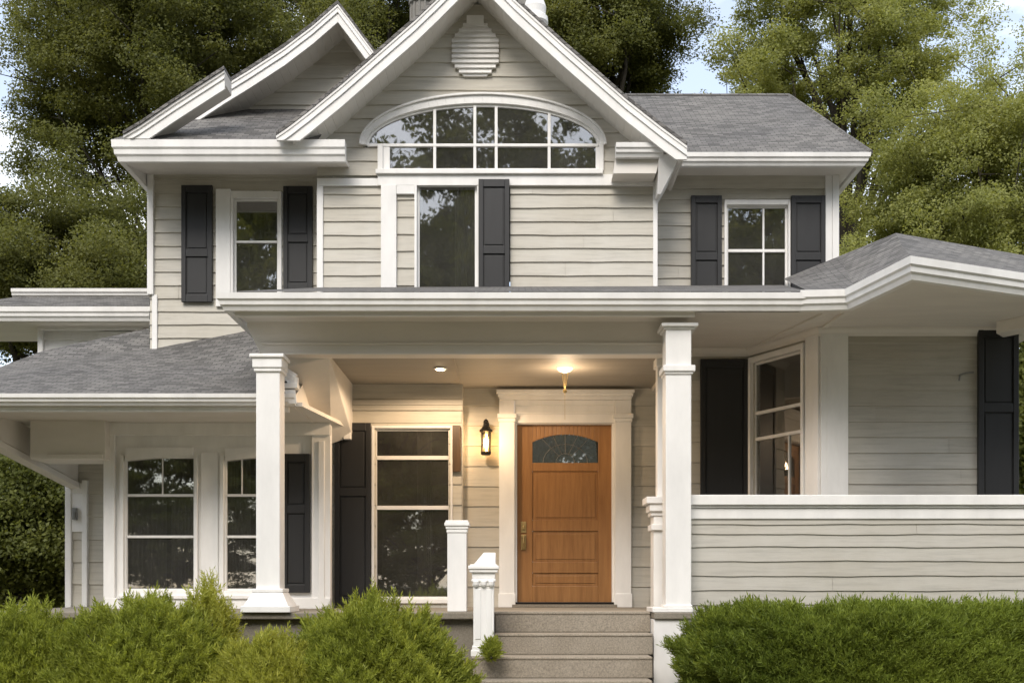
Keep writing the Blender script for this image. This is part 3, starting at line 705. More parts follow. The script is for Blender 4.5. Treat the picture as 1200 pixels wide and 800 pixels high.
# ------------------------------------------------------------------ porch: walls
FD = front(YD); YV = 12.75; FV = front(YV)
CZ = 2.30                                   # porch ceiling
dx0, dx1, dz1 = PX(606, YD), PX(717, YD), PZ(497, YD)
dz0 = FZ + .035
clapboards(H, FD, FZ, CZ, PX(541, YV) , PX(800, YD), openings=[(PX(588, YD), PX(736, YD), FZ - .1, PZ(470, YD))], board=.235, lap=.014, wob_k=.5)
wv = (PX(441, YV), PX(526, YV), FZ + .1, PZ(502, YV))
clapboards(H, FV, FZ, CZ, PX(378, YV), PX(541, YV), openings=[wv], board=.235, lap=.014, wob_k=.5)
b = MB(); b.box(PX(541, YV) - .006, PX(541, YV) + .012, YV, YD + .02, FZ, CZ)
b.fbox(FV, PX(395, YV), PX(541, YV) + .014, PZ(468, YV), CZ, 0, .025); b.fbox(FV, PX(395, YV), PX(541, YV) + .016, PZ(475, YV), PZ(469, YV), 0, .05); b.fbox(FV, PX(395, YV), PX(541, YV) + .013, PZ(481, YV), PZ(475, YV), 0, .035)
b.build('frieze_board', M['siding2'], H, bevel=.003)
window(H, FV, *wv, (.05, .045, .03, .05), hb=(PZ(536, YV), PZ(594.5, YV)), vb=(), label='tall porch window lit warmly beside the wide dark shutter', barw=.045, curtain=[(.55, .75)])
shutter(H, FV, PX(393, YV), PX(435, YV), FZ + .03, PZ(496, YV), .02, mid=.62)
b = MB(); b.box(PX(530.5, YV), PX(540, YV), YV - .06, YV - .02, PZ(553, YV), PZ(499, YV)); b.build('wall_panel', M['oldwood'], H, bevel=.006, label='narrow dark wood panel right of the porch window')
# door surround
b = MB()
for (a, c) in ((585, 603), (720, 739)):
    b.fbox(FD, PX(a, YD), PX(c, YD), FZ, PZ(494, YD), 0, .08)
    b.fbox(FD, PX(a, YD) - .01, PX(c, YD) + .01, FZ, FZ + .16, 0, .09)
    b.fbox(FD, PX(a, YD) - .02, PX(c, YD) + .02, PZ(491, YD), PZ(486, YD), 0, .12); b.fbox(FD, PX(a, YD) - .01, PX(c, YD) + .01, PZ(495, YD), PZ(491, YD), 0, .10)
    b.fbox(FD, PX(a, YD), PX(c, YD), PZ(486, YD), PZ(470, YD), 0, .09)
b.fbox(FD, PX(603, YD) + .001, PX(720, YD) - .001, PZ(496, YD), PZ(470, YD), 0, .05)
b.fbox(FD, PX(603, YD) + .001, PX(720, YD) - .001, PZ(486, YD), PZ(483.5, YD), .05, .062); b.fbox(FD, PX(603, YD) + .001, PX(720, YD) - .001, PZ(476, YD), PZ(470, YD), .05, .07)
for i, (a, c, d) in enumerate(((585, 739, .11), (583.5, 740.5, .135), (582, 742, .165))):
    zt = PZ(470, YD) + .001 + i * .036; b.fbox(FD, PX(a, YD), PX(c, YD), zt, zt + .037, -.0, d)
b.fbox(FD, PX(603, YD), dx0, FZ, PZ(496, YD), -.10, .03); b.fbox(FD, dx1, PX(720, YD), FZ, PZ(496, YD), -.10, .03); b.fbox(FD, dx0, dx1, dz1, PZ(496, YD) - .001, -.1, .03)
b.build('door_surround', M['white'], H, bevel=.004)
# door
d0, d1 = -.085, -.055
FDo = FD
def dU(px): return PX(px, YD + .06)
def dZ(py): return PZ(py, YD + .06)
b = MB(); ga0, ga1, gz_, gt = dU(624), dU(701), dZ(542), dZ(518)
gh = dZ(509) - gt
b.fbox(FD, dx0, ga0, dz0, dz1, d0, d1); b.fbox(FD, ga1, dx1, dz0, dz1, d0, d1)
# arched top rail around the light
n = 16; gm = (ga0 + ga1) / 2; gw = (ga1 - ga0) / 2
ay = YD - d1; by = YD - d0
for i in range(n):
    t0, t1 = -1 + 2 * i / n, -1 + 2 * (i + 1) / n
    f = lambda t: gt + gh * (1 - t * t)
    b.prism([(gm + gw * t0, f(t0)), (gm + gw * t1, f(t1)), (gm + gw * t1, dz1), (gm + gw * t0, dz1)], ay, by)
for (a, c) in ((552, 542), (622, 609), (671, 658), (dz0, 686)):
    za = dZ(a) if a != dz0 else dz0
    b.fbox(FD, ga0, ga1, za, dZ(c), d0, d1 - .001)
for (a, c) in ((609, 552), (658, 622), (686, 671)):
    b.fbox(FD, ga0, ga1, dZ(a), dZ(c), d0, d1 - .015)
    b.fbox(FD, ga0 + .035, ga1 - .035, dZ(a) + .03, dZ(c) - .03, d0, d1 - .007)
door = b.build('door', M['door'], H, bevel=.005)
b = MB(); b.prism([(ga0, gz_), (ga1, gz_)] + [(gm + gw * t, gt + gh * (1 - t * t)) for t in (1, .75, .5, .25, 0, -.25, -.5, -.75, -1)], ay + .012, ay + .018); b.build('pane', M['doorglass'], door)
b = MB(); yl = ay + .009
def cameline(p, q): b.tube((p[0], yl, p[1]), (q[0], yl, q[1]), .0032, .0032, 5)
c0 = (gm, gz_ + .0)
for t in (-.72, -.38, 0, .38, .72): cameline((gm + gw * t * .25, gz_ + .10 * math.cos(t)), (gm + gw * t, gt + gh * (1 - t * t)))
pts = [(gm + .11 * math.cos(a), gz_ + .11 * math.sin(a)) for a in [math.pi * i / 10 for i in range(11)]]
for i in range(10): cameline(pts[i], pts[i + 1])
pts = [(gm + gw * .68 * math.cos(a), gz_ + .22 * math.sin(a)) for a in [math.pi * i / 12 for i in range(13)]]
for i in range(12): cameline(pts[i], pts[i + 1])
b.build('lead_strip', M['lead'], door)
b = MB(); hx = dU(613.5)
b.box(hx - .032, hx + .032, ay - .012, ay, dZ(624), dZ(611)); b.lathe((hx, ay - .012, dZ(618)), [(.02, -.02), (.02, .02)], 12)
b.box(hx - .030, hx + .030, ay - .012, ay, dZ(644), dZ(626)); b.box(hx - .028, hx + .02, ay - .05, ay - .012, dZ(630), dZ(627))
b.tube((hx, ay - .055, dZ(628)), (hx, ay - .06, dZ(636)), .012, .014, 8); b.tube((hx, ay - .06, dZ(636)), (hx, ay - .02, dZ(642.5)), .014, .018, 8)
b.build('handle', M['brass'], door, bevel=.003)
b = MB(); b.fbox(FD, PX(600, YD), PX(722, YD), FZ, FZ + .034, -.1, .14); b.build('threshold', M['slab'], H, bevel=.004)
b = MB(); b.fbox(FD, PX(601, YD), PX(721, YD), FZ + .035, FZ + .060, -.054, .06); b.build('door_sweep', M['black'], H, bevel=.004)

# ------------------------------------------------------------------ porch: ceiling, beam, roof
YP = 10.38
pgz0, pgz1 = PZ(362, YP), PZ(342, YP)
pxa, pxb = PX(268, YP), PX(948, YP)
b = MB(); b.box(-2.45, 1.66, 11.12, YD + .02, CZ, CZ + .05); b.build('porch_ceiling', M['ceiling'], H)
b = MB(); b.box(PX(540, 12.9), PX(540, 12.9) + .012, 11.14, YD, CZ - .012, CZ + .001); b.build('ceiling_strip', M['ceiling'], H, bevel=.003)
bz0 = PZ(413, 10.95)
b = MB()
b.prism([(-2.49, bz0), (1.72, bz0), (1.72, pgz0 + .05), (-2.62, pgz0 + .05), (-2.62, pgz0 - .02)], 10.95, 11.12)
b.box(-2.47, 1.725, 10.925, 10.95, bz0 + .075, bz0 + .095); b.box(-2.47, 1.722, 10.935, 11.135, bz0 - .02, bz0 + .001)
b.build('porch_beam', M['soffit'], H, bevel=.004)
b = MB(); b.slab([(pxa + .02, YP + .12), (1.73, YP + .12), (1.73, 10.96), (pxa + .02, 10.96)], pgz0 + .012, pgz0 + .05); b.box(pxa + .03, 1.73, YP + .12, YP + .17, pgz0 - .04, pgz0 + .012); b.build('soffit', M['soffit'], H)
# bay-shaped right wing of the porch roof
E0 = (pxb, YP); zt = pgz1
YE1 = zt * FPX / (CY - 302); E1 = (PX(1077, YE1), YE1)
YE_2 = zt * FPX / (CY - 321); E2 = (PX(1200, YE_2), YE_2)
EM = (PX(1003, 10.31), 10.31)
E3 = (E1[0] + (E2[0] - E1[0]) * 2.0, E1[1] + (E2[1] - E1[1]) * 2.0)
gutter(H, [(pxa, 12.9, pgz0), (pxa, YP + .122, pgz0), (E0[0] - .03, YP + .122, pgz0)], h=pgz1 - pgz0)
gutter(H, [(E0[0] - .06, YP + .122, pgz0), (EM[0], EM[1] + .12, pgz0 - .005), (E1[0], E1[1] + .13, pgz0 - .01), (E3[0], E3[1] + .12, pgz0 - .01)], h=pgz1 - pgz0 + .02)
rzz = 3.74; YA = rzz * FPX / (CY - 273); A = (PX(1050, YA), YA, rzz); WL = (PX(918, YR), YR, rzz - .0)
Y3 = rzz * FPX / (CY - 299); R3 = (PX(1200, Y3), Y3); R4 = (A[0] + (R3[0] - A[0]) * 1.8, A[1] + (R3[1] - A[1]) * 1.8)
b = MB()
pe = pgz1 + .004
b.poly([(pxa - .0, YP, pe), (pxb, YP, pe), (WL[0], YR, PZ(334, YR)), (pxa + .5, YR, PZ(336, YR))])
b.build('roof', M['shingle'], H, uv=True, label='shallow porch roof between the storeys')
b = MB()
e1 = (E1[0], E1[1] + .02)
# curved (bell-cast) face: rows of points between eave and ridge
def row(p, q, n=8, sag=.10):
    return [(p[0] + (q[0] - p[0]) * i / n, p[1] + (q[1] - p[1]) * i / n, p[2] + (q[2] - p[2]) * i / n - sag * math.sin(math.pi * i / n)) for i in range(n + 1)]
rA = row((pxb, YP, pe), (WL[0], WL[1], rzz - .02), sag=.0); rB = row((e1[0], e1[1], pe + .012), A, sag=.07); rC = row((E3[0], E3[1] + .02, pe + .012), (R4[0], R4[1], rzz), sag=.05)
wm = (WL[0] * .45 + A[0] * .55, WL[1] * .45 + A[1] * .55, rzz - .01)
rM = row((EM[0], EM[1], pe + .005), wm, sag=.04)
for (ra, rb) in ((rA, rM), (rM, rB), (rB, rC)):
    n = len(ra) - 1; du = Vector(rb[0][:2]) - Vector(ra[0][:2]); tt = du.normalized()
    acc = 0.0
    def uo(p): return (Vector(p[:2]) - Vector(ra[0][:2])).dot(tt)
    for i in range(n):
        m0 = (Vector(ra[i]) + Vector(rb[i])) / 2; m1 = (Vector(ra[i + 1]) + Vector(rb[i + 1])) / 2; dv = m1 - m0; dv = (dv - Vector((tt.x, tt.y, 0)) * dv.dot(Vector((tt.x, tt.y, 0)))).length
        b.poly([ra[i], rb[i], rb[i + 1], ra[i + 1]], uv=[(uo(ra[i]), acc), (uo(rb[i]), acc), (uo(rb[i + 1]), acc + dv), (uo(ra[i + 1]), acc + dv)]); acc += dv
b.build('roof', M['shingle'], H, uv=True, label='peaked roof of the angled porch wing on the right')
b = MB(); SZ = 2.675
b.slab([(1.735, YP + .13), (E0[0], YP + .13), (EM[0] - .03, EM[1] + .14), (E1[0], E1[1] + .15), (E3[0], E3[1] + .13), (E3[0], 13.4), (1.735, 13.4)], SZ, SZ + .04)
b.build('soffit', M['soffit'], H)
b = MB(); b.sweep([(1.74, YP + .10, pgz0 + .0), (E0[0] - .05, YP + .10, pgz0), (EM[0] - .02, EM[1] + .12, pgz0), (E1[0], E1[1] + .16, pgz0), (E3[0], E3[1] + .14, pgz0)], [(-.10, -.0), (0, -.0), (0, .1), (-.10, .1)]); b.build('fascia', M['soffit'], H)
YS = 12.6; FS = front(YS)
PA, PB = (PX(877, YS), YS), (PX(961, 11.57), 11.57)
b = MB()
for q in (PB, PA): b.sweep([(E1[0] - .03, E1[1] + .22, SZ - .02), (q[0] + .02, q[1] - .08, SZ - .02)], [(-.03, 0), (.03, 0), (.03, .021), (-.03, .021)]); b.build('soffit_strip', M['soffit'], H); b = MB()
# wedge-shaped boxed beam from the left column back to the wall
b = MB()
b.hexa([(-2.46, 11.13, 2.15), (-1.83, 11.14, bz0 - .012), (-1.83, YV, 1.70), (-2.06, 12.62, 1.60), (-2.46, 11.13, 2.34), (-1.83, 11.14, 2.34), (-1.83, YV, 2.34), (-2.06, 12.62, 2.34)])
b.build('boxed_beam', M['soffit'], H, bevel=.01)
b = MB(); b.box(PX(404, YV), PX(413, YV), YV - .12, YV - .0, PZ(516, YV), PZ(506, YV)); b.build('bracket', M['white'], H, bevel=.01)
# downspout elbow beside the left column
b = MB(); yq = 11.0
b.tube(PP(334, 437, yq), PP(345, 445, yq), .055, .06, 10); b.tube(PP(343, 443, yq), PP(344, 454, yq), .06, .05, 10); b.box(PX(332, yq), PX(350, yq), yq - .07, yq + .05, PZ(456, yq), PZ(450, yq)); b.hexa([PP(338, 473, yq - .05), PP(348, 473, yq - .05), PP(348, 473, yq + .05), PP(338, 473, yq + .05), PP(333, 456, yq - .05), PP(346, 456, yq - .05), PP(346, 456, yq + .05), PP(333, 456, yq + .05)])
b.build('downspout', M['white'], H, bevel=.006)

# ------------------------------------------------------------------ porch columns
def column(cx, cy, z0, z1, hw, kind, parent):
    sh = MB(); sh.box(cx - hw, cx + hw, cy - hw, cy + hw, z0 + .05, z1 - .01)
    o = sh.build('column', M['white'], parent, bevel=.008)
    c = MB()
    if kind == 'L':
        c.box(cx - hw - .03, cx + hw + .025, cy - hw - .03, cy + hw + .03, z1 - .13, z1 - .03); c.box(cx - hw - .055, cx + hw + .045, cy - hw - .05, cy + hw + .05, z1 - .035, z1)
        c.box(cx - hw - .018, cx + hw + .018, cy - hw - .018, cy + hw + .018, z1 - .165, z1 - .128)
    else:
        c.box(cx - hw - .045, cx + hw + .06, cy - hw - .045, cy + hw + .045, z1 - .035, z1); c.box(cx - hw - .02, cx + hw + .03, cy - hw - .02, cy + hw + .03, z1 - .055, z1 - .034)
        c.build('capital', M['white'], o, bevel=.008); c = MB(); zr = PZ(440, cy); c.box(cx - hw - .028, cx + hw + .035, cy - hw - .03, cy + hw + .03, zr + .015, zr + .075); c.box(cx - hw - .012, cx + hw + .015, cy - hw - .014, cy + hw + .014, zr - .01, zr + .016)
    c.build('capital' if kind == 'L' else 'collar', M['white'], o, bevel=.008)
    f = MB(); k = .155 if kind == 'L' else .0
    if kind == 'L':
        r0, r1 = hw + .10, hw + .03; zz0, zz1 = z0 + .06, z0 + .19
        f.hexa([(cx - r0, cy - r0, zz0), (cx + r0, cy - r0, zz0), (cx + r0, cy + r0, zz0), (cx - r0, cy + r0, zz0), (cx - r1, cy - r1, zz1), (cx + r1, cy - r1, zz1), (cx + r1, cy + r1, zz1), (cx - r1, cy + r1, zz1)])
        f.box(cx - r1 - .005, cx + r1 + .005, cy - r1 - .005, cy + r1 + .005, zz1, zz1 + .035)
        f.box(cx - r0 - .02, cx + r0 + .02, cy - r0 - .02, cy + r0 + .02, z0, zz0)
    else:
        f.box(cx - hw - .13, cx + hw + .012, cy - hw - .03, cy + hw + .2, z0, z0 + .045); f.box(cx - hw - .02, cx + hw + .008, cy - hw - .015, cy + hw + .02, z0 + .045, z0 + .07)
    f.build('base', M['white'], o, bevel=.006)
    return o
YCOL = 10.72
column(PX(317, YCOL), YCOL, FZ, PZ(415, YCOL - .12), PX(331, YCOL - .12) - PX(317, YCOL - .12), 'L', H)
column(PX(793, YCOL), YCOL, FZ, PZ(379, YCOL - .12), PX(808, YCOL - .12) - PX(793, YCOL - .12), 'R', H)
# end post and slim pilaster behind the right column
b = MB(); yq = 11.15
b.box(PX(766, yq), PX(800, yq), yq, yq + .25, FZ, PZ(604, yq)); b.box(PX(763, yq), PX(801, yq), yq - .03, yq + .28, PZ(621, yq), PZ(614, yq)); b.box(PX(761, yq), PX(801, yq), yq - .04, yq + .29, PZ(599, yq), PZ(590, yq)); b.box(PX(757, yq), PX(801, yq), yq - .06, yq + .31, PZ(590, yq), PZ(582, yq)); b.box(PX(763, yq), PX(801, yq), yq - .015, yq + .265, PZ(604, yq), PZ(599, yq))
b.build('end_post', M['white'], H, bevel=.006)
b = MB(); b.box(PX(769, 11.3), PX(780, 11.3), 11.2, 11.35, PZ(582, 11.15), CZ); b.box(PX(767, 11.3), PX(790, 11.3), 11.14, 11.38, CZ - .10, CZ - .01)
b.build('pilaster', M['white'], H, bevel=.006)
b = MB(); b.box(1.63, 1.73, 11.13, YD, CZ - .05, 2.7); b.build('porch_beam', M['soffit'], H, bevel=.006)

# ------------------------------------------------------------------ right wing walls
FA = Fr(PA, PB); FW = front(PB[1]); YWF = PB[1]
clapboards(H, FS, FZ, SZ, 1.74, PA[0] + .02, board=.235, lap=.014, wob_k=.5)
shutter(H, FS, PX(820, YS), PX(876, YS), .6, PZ(422, YS), .02, mid=.02)
b = MB(); b.sweep([(1.74, YS, SZ - .085), (PA[0], PA[1], SZ - .085), (PB[0], PB[1], SZ - .085), (5.3, YWF, SZ - .085)], [(0, 0), (.02, 0), (.035, .03), (.07, .06), (.075, .084), (0, .084)]); b.build('crown_moulding', M['soffit'], H)
aw0, aw1 = FA.up(884), FA.up(940)
az1 = FA.zp(884, 425)
b = MB(); b.fbox(FA, 0, aw0, FZ, SZ, -.06, 0); b.fbox(FA, aw1, FA.len, FZ, SZ, -.06, 0); b.fbox(FA, aw0, aw1, az1, SZ, -.06, 0); b.fbox(FA, aw0, aw1, FZ, .55, -.06, 0); b.build('bay_wall', M['siding2'], H)
window(H, FA, aw0, aw1, .55, az1, (.06, .06, .06, .06), hb=(FA.zp(910, 479), FA.zp(910, 510)), vb=((FA.up(923), .58, FA.zp(910, 510)),), label='angled bay window behind the right porch half wall', barw=.035, curtain=[(.0, .3)])
b = MB(); b.fbox(FA, FA.up(946), FA.len, FZ, SZ, 0, .03); b.fbox(FW, PB[0] - .0, PX(993, YWF), FZ, SZ, -.02, .032); b.fbox(FW, PX(968, YWF), PX(982, YWF), FZ, SZ - .4, .032, .036); b.build('corner_board', M['white'], H, bevel=.004)
xe = PX(1193, YWF)
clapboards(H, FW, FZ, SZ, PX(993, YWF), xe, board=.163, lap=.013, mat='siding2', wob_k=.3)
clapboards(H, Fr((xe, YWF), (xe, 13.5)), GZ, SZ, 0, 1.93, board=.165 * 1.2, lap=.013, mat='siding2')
shutter(H, FW, PX(1144, YWF), PX(1191, YWF), .6, PZ(386, YWF), .02, mid=.60)
b = MB(); b.hexa([(xe - .35, YWF - .28, SZ - .12), (xe + .3, YWF - 1.3, SZ - .12), (xe + .48, YWF - 1.2, SZ - .12), (xe - .2, YWF - .1, SZ - .12), (xe - .35, YWF - .28, SZ), (xe + .3, YWF - 1.3, SZ), (xe + .48, YWF - 1.2, SZ), (xe - .2, YWF - .1, SZ)]); b.build('soffit_beam', M['soffit'], H, bevel=.006)
b = MB(); yy = YWF - .03; pp = [(1124, 446), (1125, 439), (1132, 437), (1141, 436)]
for i in range(3): b.tube(PP(*pp[i], yy), PP(*pp[i + 1], yy), .009, .009, 6)
b.build('wire_hook', M['grey'], H)

# ------------------------------------------------------------------ porch half wall on the right
YH = 10.85; FH = front(YH)
hx0, hx1 = PX(806, YH), 6.2
hz = PZ(580, YH)
b = MB(); b.fbox(FH, hx0, hx1, hz - .10, hz, -.22, .07); b.fbox(FH, hx0, hx1, hz - .125, hz - .101, -.2, .045); b.fbox(FH, hx0, hx1, PZ(608, YH), hz - .126, -.2, .025); b.build('ledge', M['white'], H, bevel=.008)
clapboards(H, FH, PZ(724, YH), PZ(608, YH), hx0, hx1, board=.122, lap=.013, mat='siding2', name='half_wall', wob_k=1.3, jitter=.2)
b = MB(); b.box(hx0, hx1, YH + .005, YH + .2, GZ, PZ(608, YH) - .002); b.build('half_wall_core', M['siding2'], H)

# ------------------------------------------------------------------ porch floor, foundation
b = MB(); b.box(-5.2, 6.2, 10.87, 13.6, FZ - .065, FZ); b.box(-2.75, PX(579, 10.55), 10.53, 10.87, FZ - .065, FZ - .001); b.box(PX(766.5, 10.55), PX(811, 10.55), 10.53, 10.87, FZ - .065, FZ - .001); b.box(-5.6, -2.75, 10.8, 10.87, FZ - .065, FZ - .001); b.build('porch_floor', M['slab'], H, bevel=.01)
b = MB(); b.box(-5.4, hx0 - .02, 10.95, 13.5, GZ, FZ - .066); b.box(-2.7, PX(579, 10.7), 10.62, 10.95, GZ, FZ - .067); b.build('foundation', M['slab'], H)
b = MB(); yq = 10.56; b.box(PX(766, yq), PX(804, yq), yq, yq + .3, GZ, FZ - .068); b.build('pedestal', M['white'], H, bevel=.006)

# ------------------------------------------------------------------ front steps
steps = thing('front_steps', 'brown speckled concrete steps leading up to the wooden door', 'steps', (PX(672, 10.6), 10.6, GZ))
ys = [10.87, 10.50, 10.20, 9.94]
zs = [FZ, PZ(742, 10.50), PZ(769, 10.20), PZ(797, 9.94)]
xs0 = [580, 580, 553, 553]
for i in range(4):
    z, y = zs[i], ys[i]; zb = zs[i + 1] if i < 3 else GZ
    xa, xb = PX(xs0[i], y), PX(765.5, y) - .002 * i
    m = MB(); yb = ys[i - 1] + .02 if i else 11.0
    if i == 0: y = 10.52 + .30; xa, xb = PX(580, y), PX(766, 10.56); y = 10.79
    m.box(xa, xb, y, yb + .3, zb, z - .028); m.box(xa - .004, xb - .001, y - .007, yb + .3, z - .028, z + (.003 if i == 0 else 0))
    m.build('step', M['step'], steps, bevel=.010)

# ------------------------------------------------------------------ newel posts
def square_stack(cx, cy, spec):
    m = MB()
    for hw, a, c in spec: m.box(cx - hw, cx + hw, cy - hw, cy + hw, a, c)
    return m
ya = 10.95; ca = PX(536, ya); za1 = PZ(610, ya)
post = thing('newel_post', 'plain white square newel post at the porch edge left of the steps', 'post', (ca, ya, FZ))
square_stack(ca, ya, [(.094, FZ, za1 - .12)]).build('shaft', M['white'], post, bevel=.006)
square_stack(ca, ya, [(.102, za1 - .12, za1 - .085), (.110, za1 - .085, za1 - .055), (.122, za1 - .055, za1 - .02), (.112, za1 - .02, za1)]).build('cap', M['white'], post, bevel=.006)
yb_ = 10.33; cb = PX(567, yb_); zb1 = PZ(661, yb_); z3 = zs[2]
post2 = thing('newel_post', 'ornate carved white newel post standing on the steps left of the door', 'post', (cb, yb_, z3))
square_stack(cb, yb_, [(.095, z3 + .10, zb1 - .16), (.075, z3 + .14, zb1 - .17)]).build('shaft', M['white'], post2, bevel=.006)
m = square_stack(cb, yb_, [(.118, z3, z3 + .06), (.106, z3 + .06, z3 + .10)]); m.build('base', M['white'], post2, bevel=.008)
m = square_stack(cb, yb_, [(.104, zb1 - .20, zb1 - .185), (.100, zb1 - .185, zb1 - .16), (.112, zb1 - .16, zb1 - .135), (.106, zb1 - .135, zb1 - .075), (.130, zb1 - .075, zb1 - .045), (.142, zb1 - .045, zb1 - .012), (.125, zb1 - .012, zb1)])
for k in (-1, 0, 1):        # small scrolls below the cap
    m.lathe((cb + k * .07, yb_ - .108, zb1 - .16), [(.012, -.05), (.026, -.03), (.03, 0), (.022, .02)], 8)
m.hexa([(cb - .09, yb_ - .09, zb1), (cb + .11, yb_ - .09, zb1), (cb + .11, yb_ + .10, zb1), (cb - .09, yb_ + .10, zb1), (cb - .0, yb_ - .02, zb1 + .11), (cb + .11, yb_ - .02, zb1 + .11), (cb + .11, yb_ + .06, zb1 + .11), (cb - .0, yb_ + .06, zb1 + .11)])
m.build('cap', M['white'], post2, bevel=.006)
m = MB()
for k in (-1, 1): m.box(cb + k * .05 - .025, cb + k * .05 + .025, yb_ - .102, yb_ - .09, z3 + .16, zb1 - .23)
m.build('flute', M['white'], post2, bevel=.004)

# ------------------------------------------------------------------ lamps
def lamp(name, kind, loc, energy, color, parent, radius=.03, spot=None):
    l = bpy.data.lights.new(name, kind); l.energy = energy; l.color = color; l.shadow_soft_size = radius
    if spot: l.spot_size = spot; l.spot_blend = .2
    o = bpy.data.objects.new(name, l); COL.objects.link(o); o.parent = parent; o.location = Vector(loc) - ORG[parent]; return o
yl = YD - .16; lx = PX(569.5, yl); lz = PZ(533, yl)
lan = thing('wall_lantern', 'lit black wall lantern with glass panes left of the wooden door', 'lantern', (lx, yl, lz))
m = MB(); m.lathe((lx, yl, lz), [(.045, 0), (.06, .01), (.062, .035), (.05, .04)], 12)
hz2 = PZ(503, yl) - lz
for k in range(6):
    a = math.pi / 3 * k + .3; m.tube((lx + .054 * math.cos(a), yl + .054 * math.sin(a), lz + .03), (lx + .056 * math.cos(a), yl + .056 * math.sin(a), lz + hz2 - .02), .006, .006, 5)
m.lathe((lx, yl, lz + hz2 - .03), [(.075, 0), (.078, .02), (.05, .045), (.045, .06), (.025, .075), (.022, .10), (.032, .108), (.026, .135), (.008, .15)], 14)
m.tube((lx, yl, lz + hz2 + .03), (lx, YD - .01, lz + hz2 + .06), .01, .01, 6); m.lathe((lx, YD - .03, lz + hz2 - .06), [(.03, 0), (.035, .02), (.035, .14), (.03, .16)], 10)
m.build('frame', M['black'], lan)
m = MB(); m.lathe((lx, yl, lz + .045), [(.016, 0), (.024, .05), (.024, .13), (.014, hz2 - .10)], 12); m.build('bulb', M['bulb'], lan, smooth=True)
gm_ = glass_mat('lantern_glass', .3, (1, .92, .75)); m = MB(); m.lathe((lx, yl, lz + .04), [(.05, 0), (.05, hz2 - .06)], 16); m.build('shade', gm_, lan, smooth=True)
lamp('lantern_light', 'POINT', (lx, yl - .09, lz + .16), 5, (1, .68, .38), lan, .05)
def downlight(px, py, label):
    yy = CZ * FPX / (CY - py); x = PX(px, yy)
    t = thing('recessed_light', label, 'ceiling light', (x, yy, CZ))
    m = MB(); m.lathe((x, yy, CZ), [(.075, -.006), (.072, -.014), (.05, -.016)], 20); m.build('trim_ring', M['white'], t)
    m = MB(); m.lathe((x, yy, CZ - .0), [(.048, -.020), (.03, -.026)], 16); m.build('lens', M['spot'], t)
    lamp('down_light', 'SPOT', (x, yy, CZ - .06), 66, (1, .72, .46), t, .06, R(172))
downlight(516, 431, 'small lit recessed spotlight in the porch ceiling above the tall window')
yy = 11.75; x = PX(662, yy)
t = thing('pendant_light', 'lit ceiling dome with a thin hanging rod above the wooden door', 'ceiling light', (x, yy, CZ))
m = MB(); m.lathe((x, yy, CZ), [(.02, -.055), (.06, -.04), (.085, -.018), (.09, -.004), (.085, 0)], 20); m.build('dome', emit_mat('frosted_glow', (1, .76, .5), .9), t, smooth=True)
m = MB(); m.tube((x, yy, CZ - .07), (x, yy, CZ - .235), .004, .004, 6); m.tube((x - .03, yy, CZ - .06), (x - .006, yy, CZ - .225), .003, .003, 5); m.tube((x + .03, yy, CZ - .06), (x + .006, yy, CZ - .225), .003, .003, 5)
m.lathe((x, yy, CZ - .27), [(.012, 0), (.022, .015), (.022, .03), (.01, .045)], 10); m.tube((x, yy, CZ - .27), (x, yy, CZ - .55), .0018, .0018, 5); m.build('rod', M['brass'], t)
lamp('pendant_glow', 'POINT', (x, yy, CZ - .24), 9, (1, .73, .47), t, .10)

# ------------------------------------------------------------------ ground
def ground_mat():
    m, n, l, b = newmat('lawn_and_mulch')
    z = noise(n, l, .35, 6, .6); z2 = noise(n, l, 25, 6, .7)
    r = ramp(n, [(.35, (.11, .105, .062)), (.55, (.145, .132, .082)), (.7, (.18, .16, .105))]); l(z.outputs['Fac'], r.inputs['Fac'])
    r2 = ramp(n, [(.3, (.55, .55, .5)), (.7, (1.2, 1.2, 1.1))]); l(z2.outputs['Fac'], r2.inputs['Fac'])
    l(mixc(n, l, 1, r.outputs['Color'], r2.outputs['Color'], 'MULTIPLY'), b.inputs['Base Color']); b.inputs['Roughness'].default_value = .95
    bump(n, l, b, z2.outputs['Fac'], .8, .05); return m
gmat = ground_mat()
g = 600; o = link_mesh('ground', [(-g, -g, GZ), (g, -g, GZ), (g, g, GZ), (-g, g, GZ)], [(0, 1, 2, 3)], gmat); o['kind'] = 'structure'
mulch = concrete_mat('bark_mulch', (.085, .062, .042), .5)
o = MB().box(-7.0, 7.0, 8.3, 10.9, GZ - .05, GZ + .03).build('flower_bed', mulch); o['kind'] = 'structure'
walk = concrete_mat('walkway_concrete', (.34, .30, .24), .2)
o = MB().box(PX(545, 9.9), PX(775, 9.9), -4, 9.93, GZ - .04, GZ + .05).build('walkway', walk, bevel=.01); o['kind'] = 'structure'

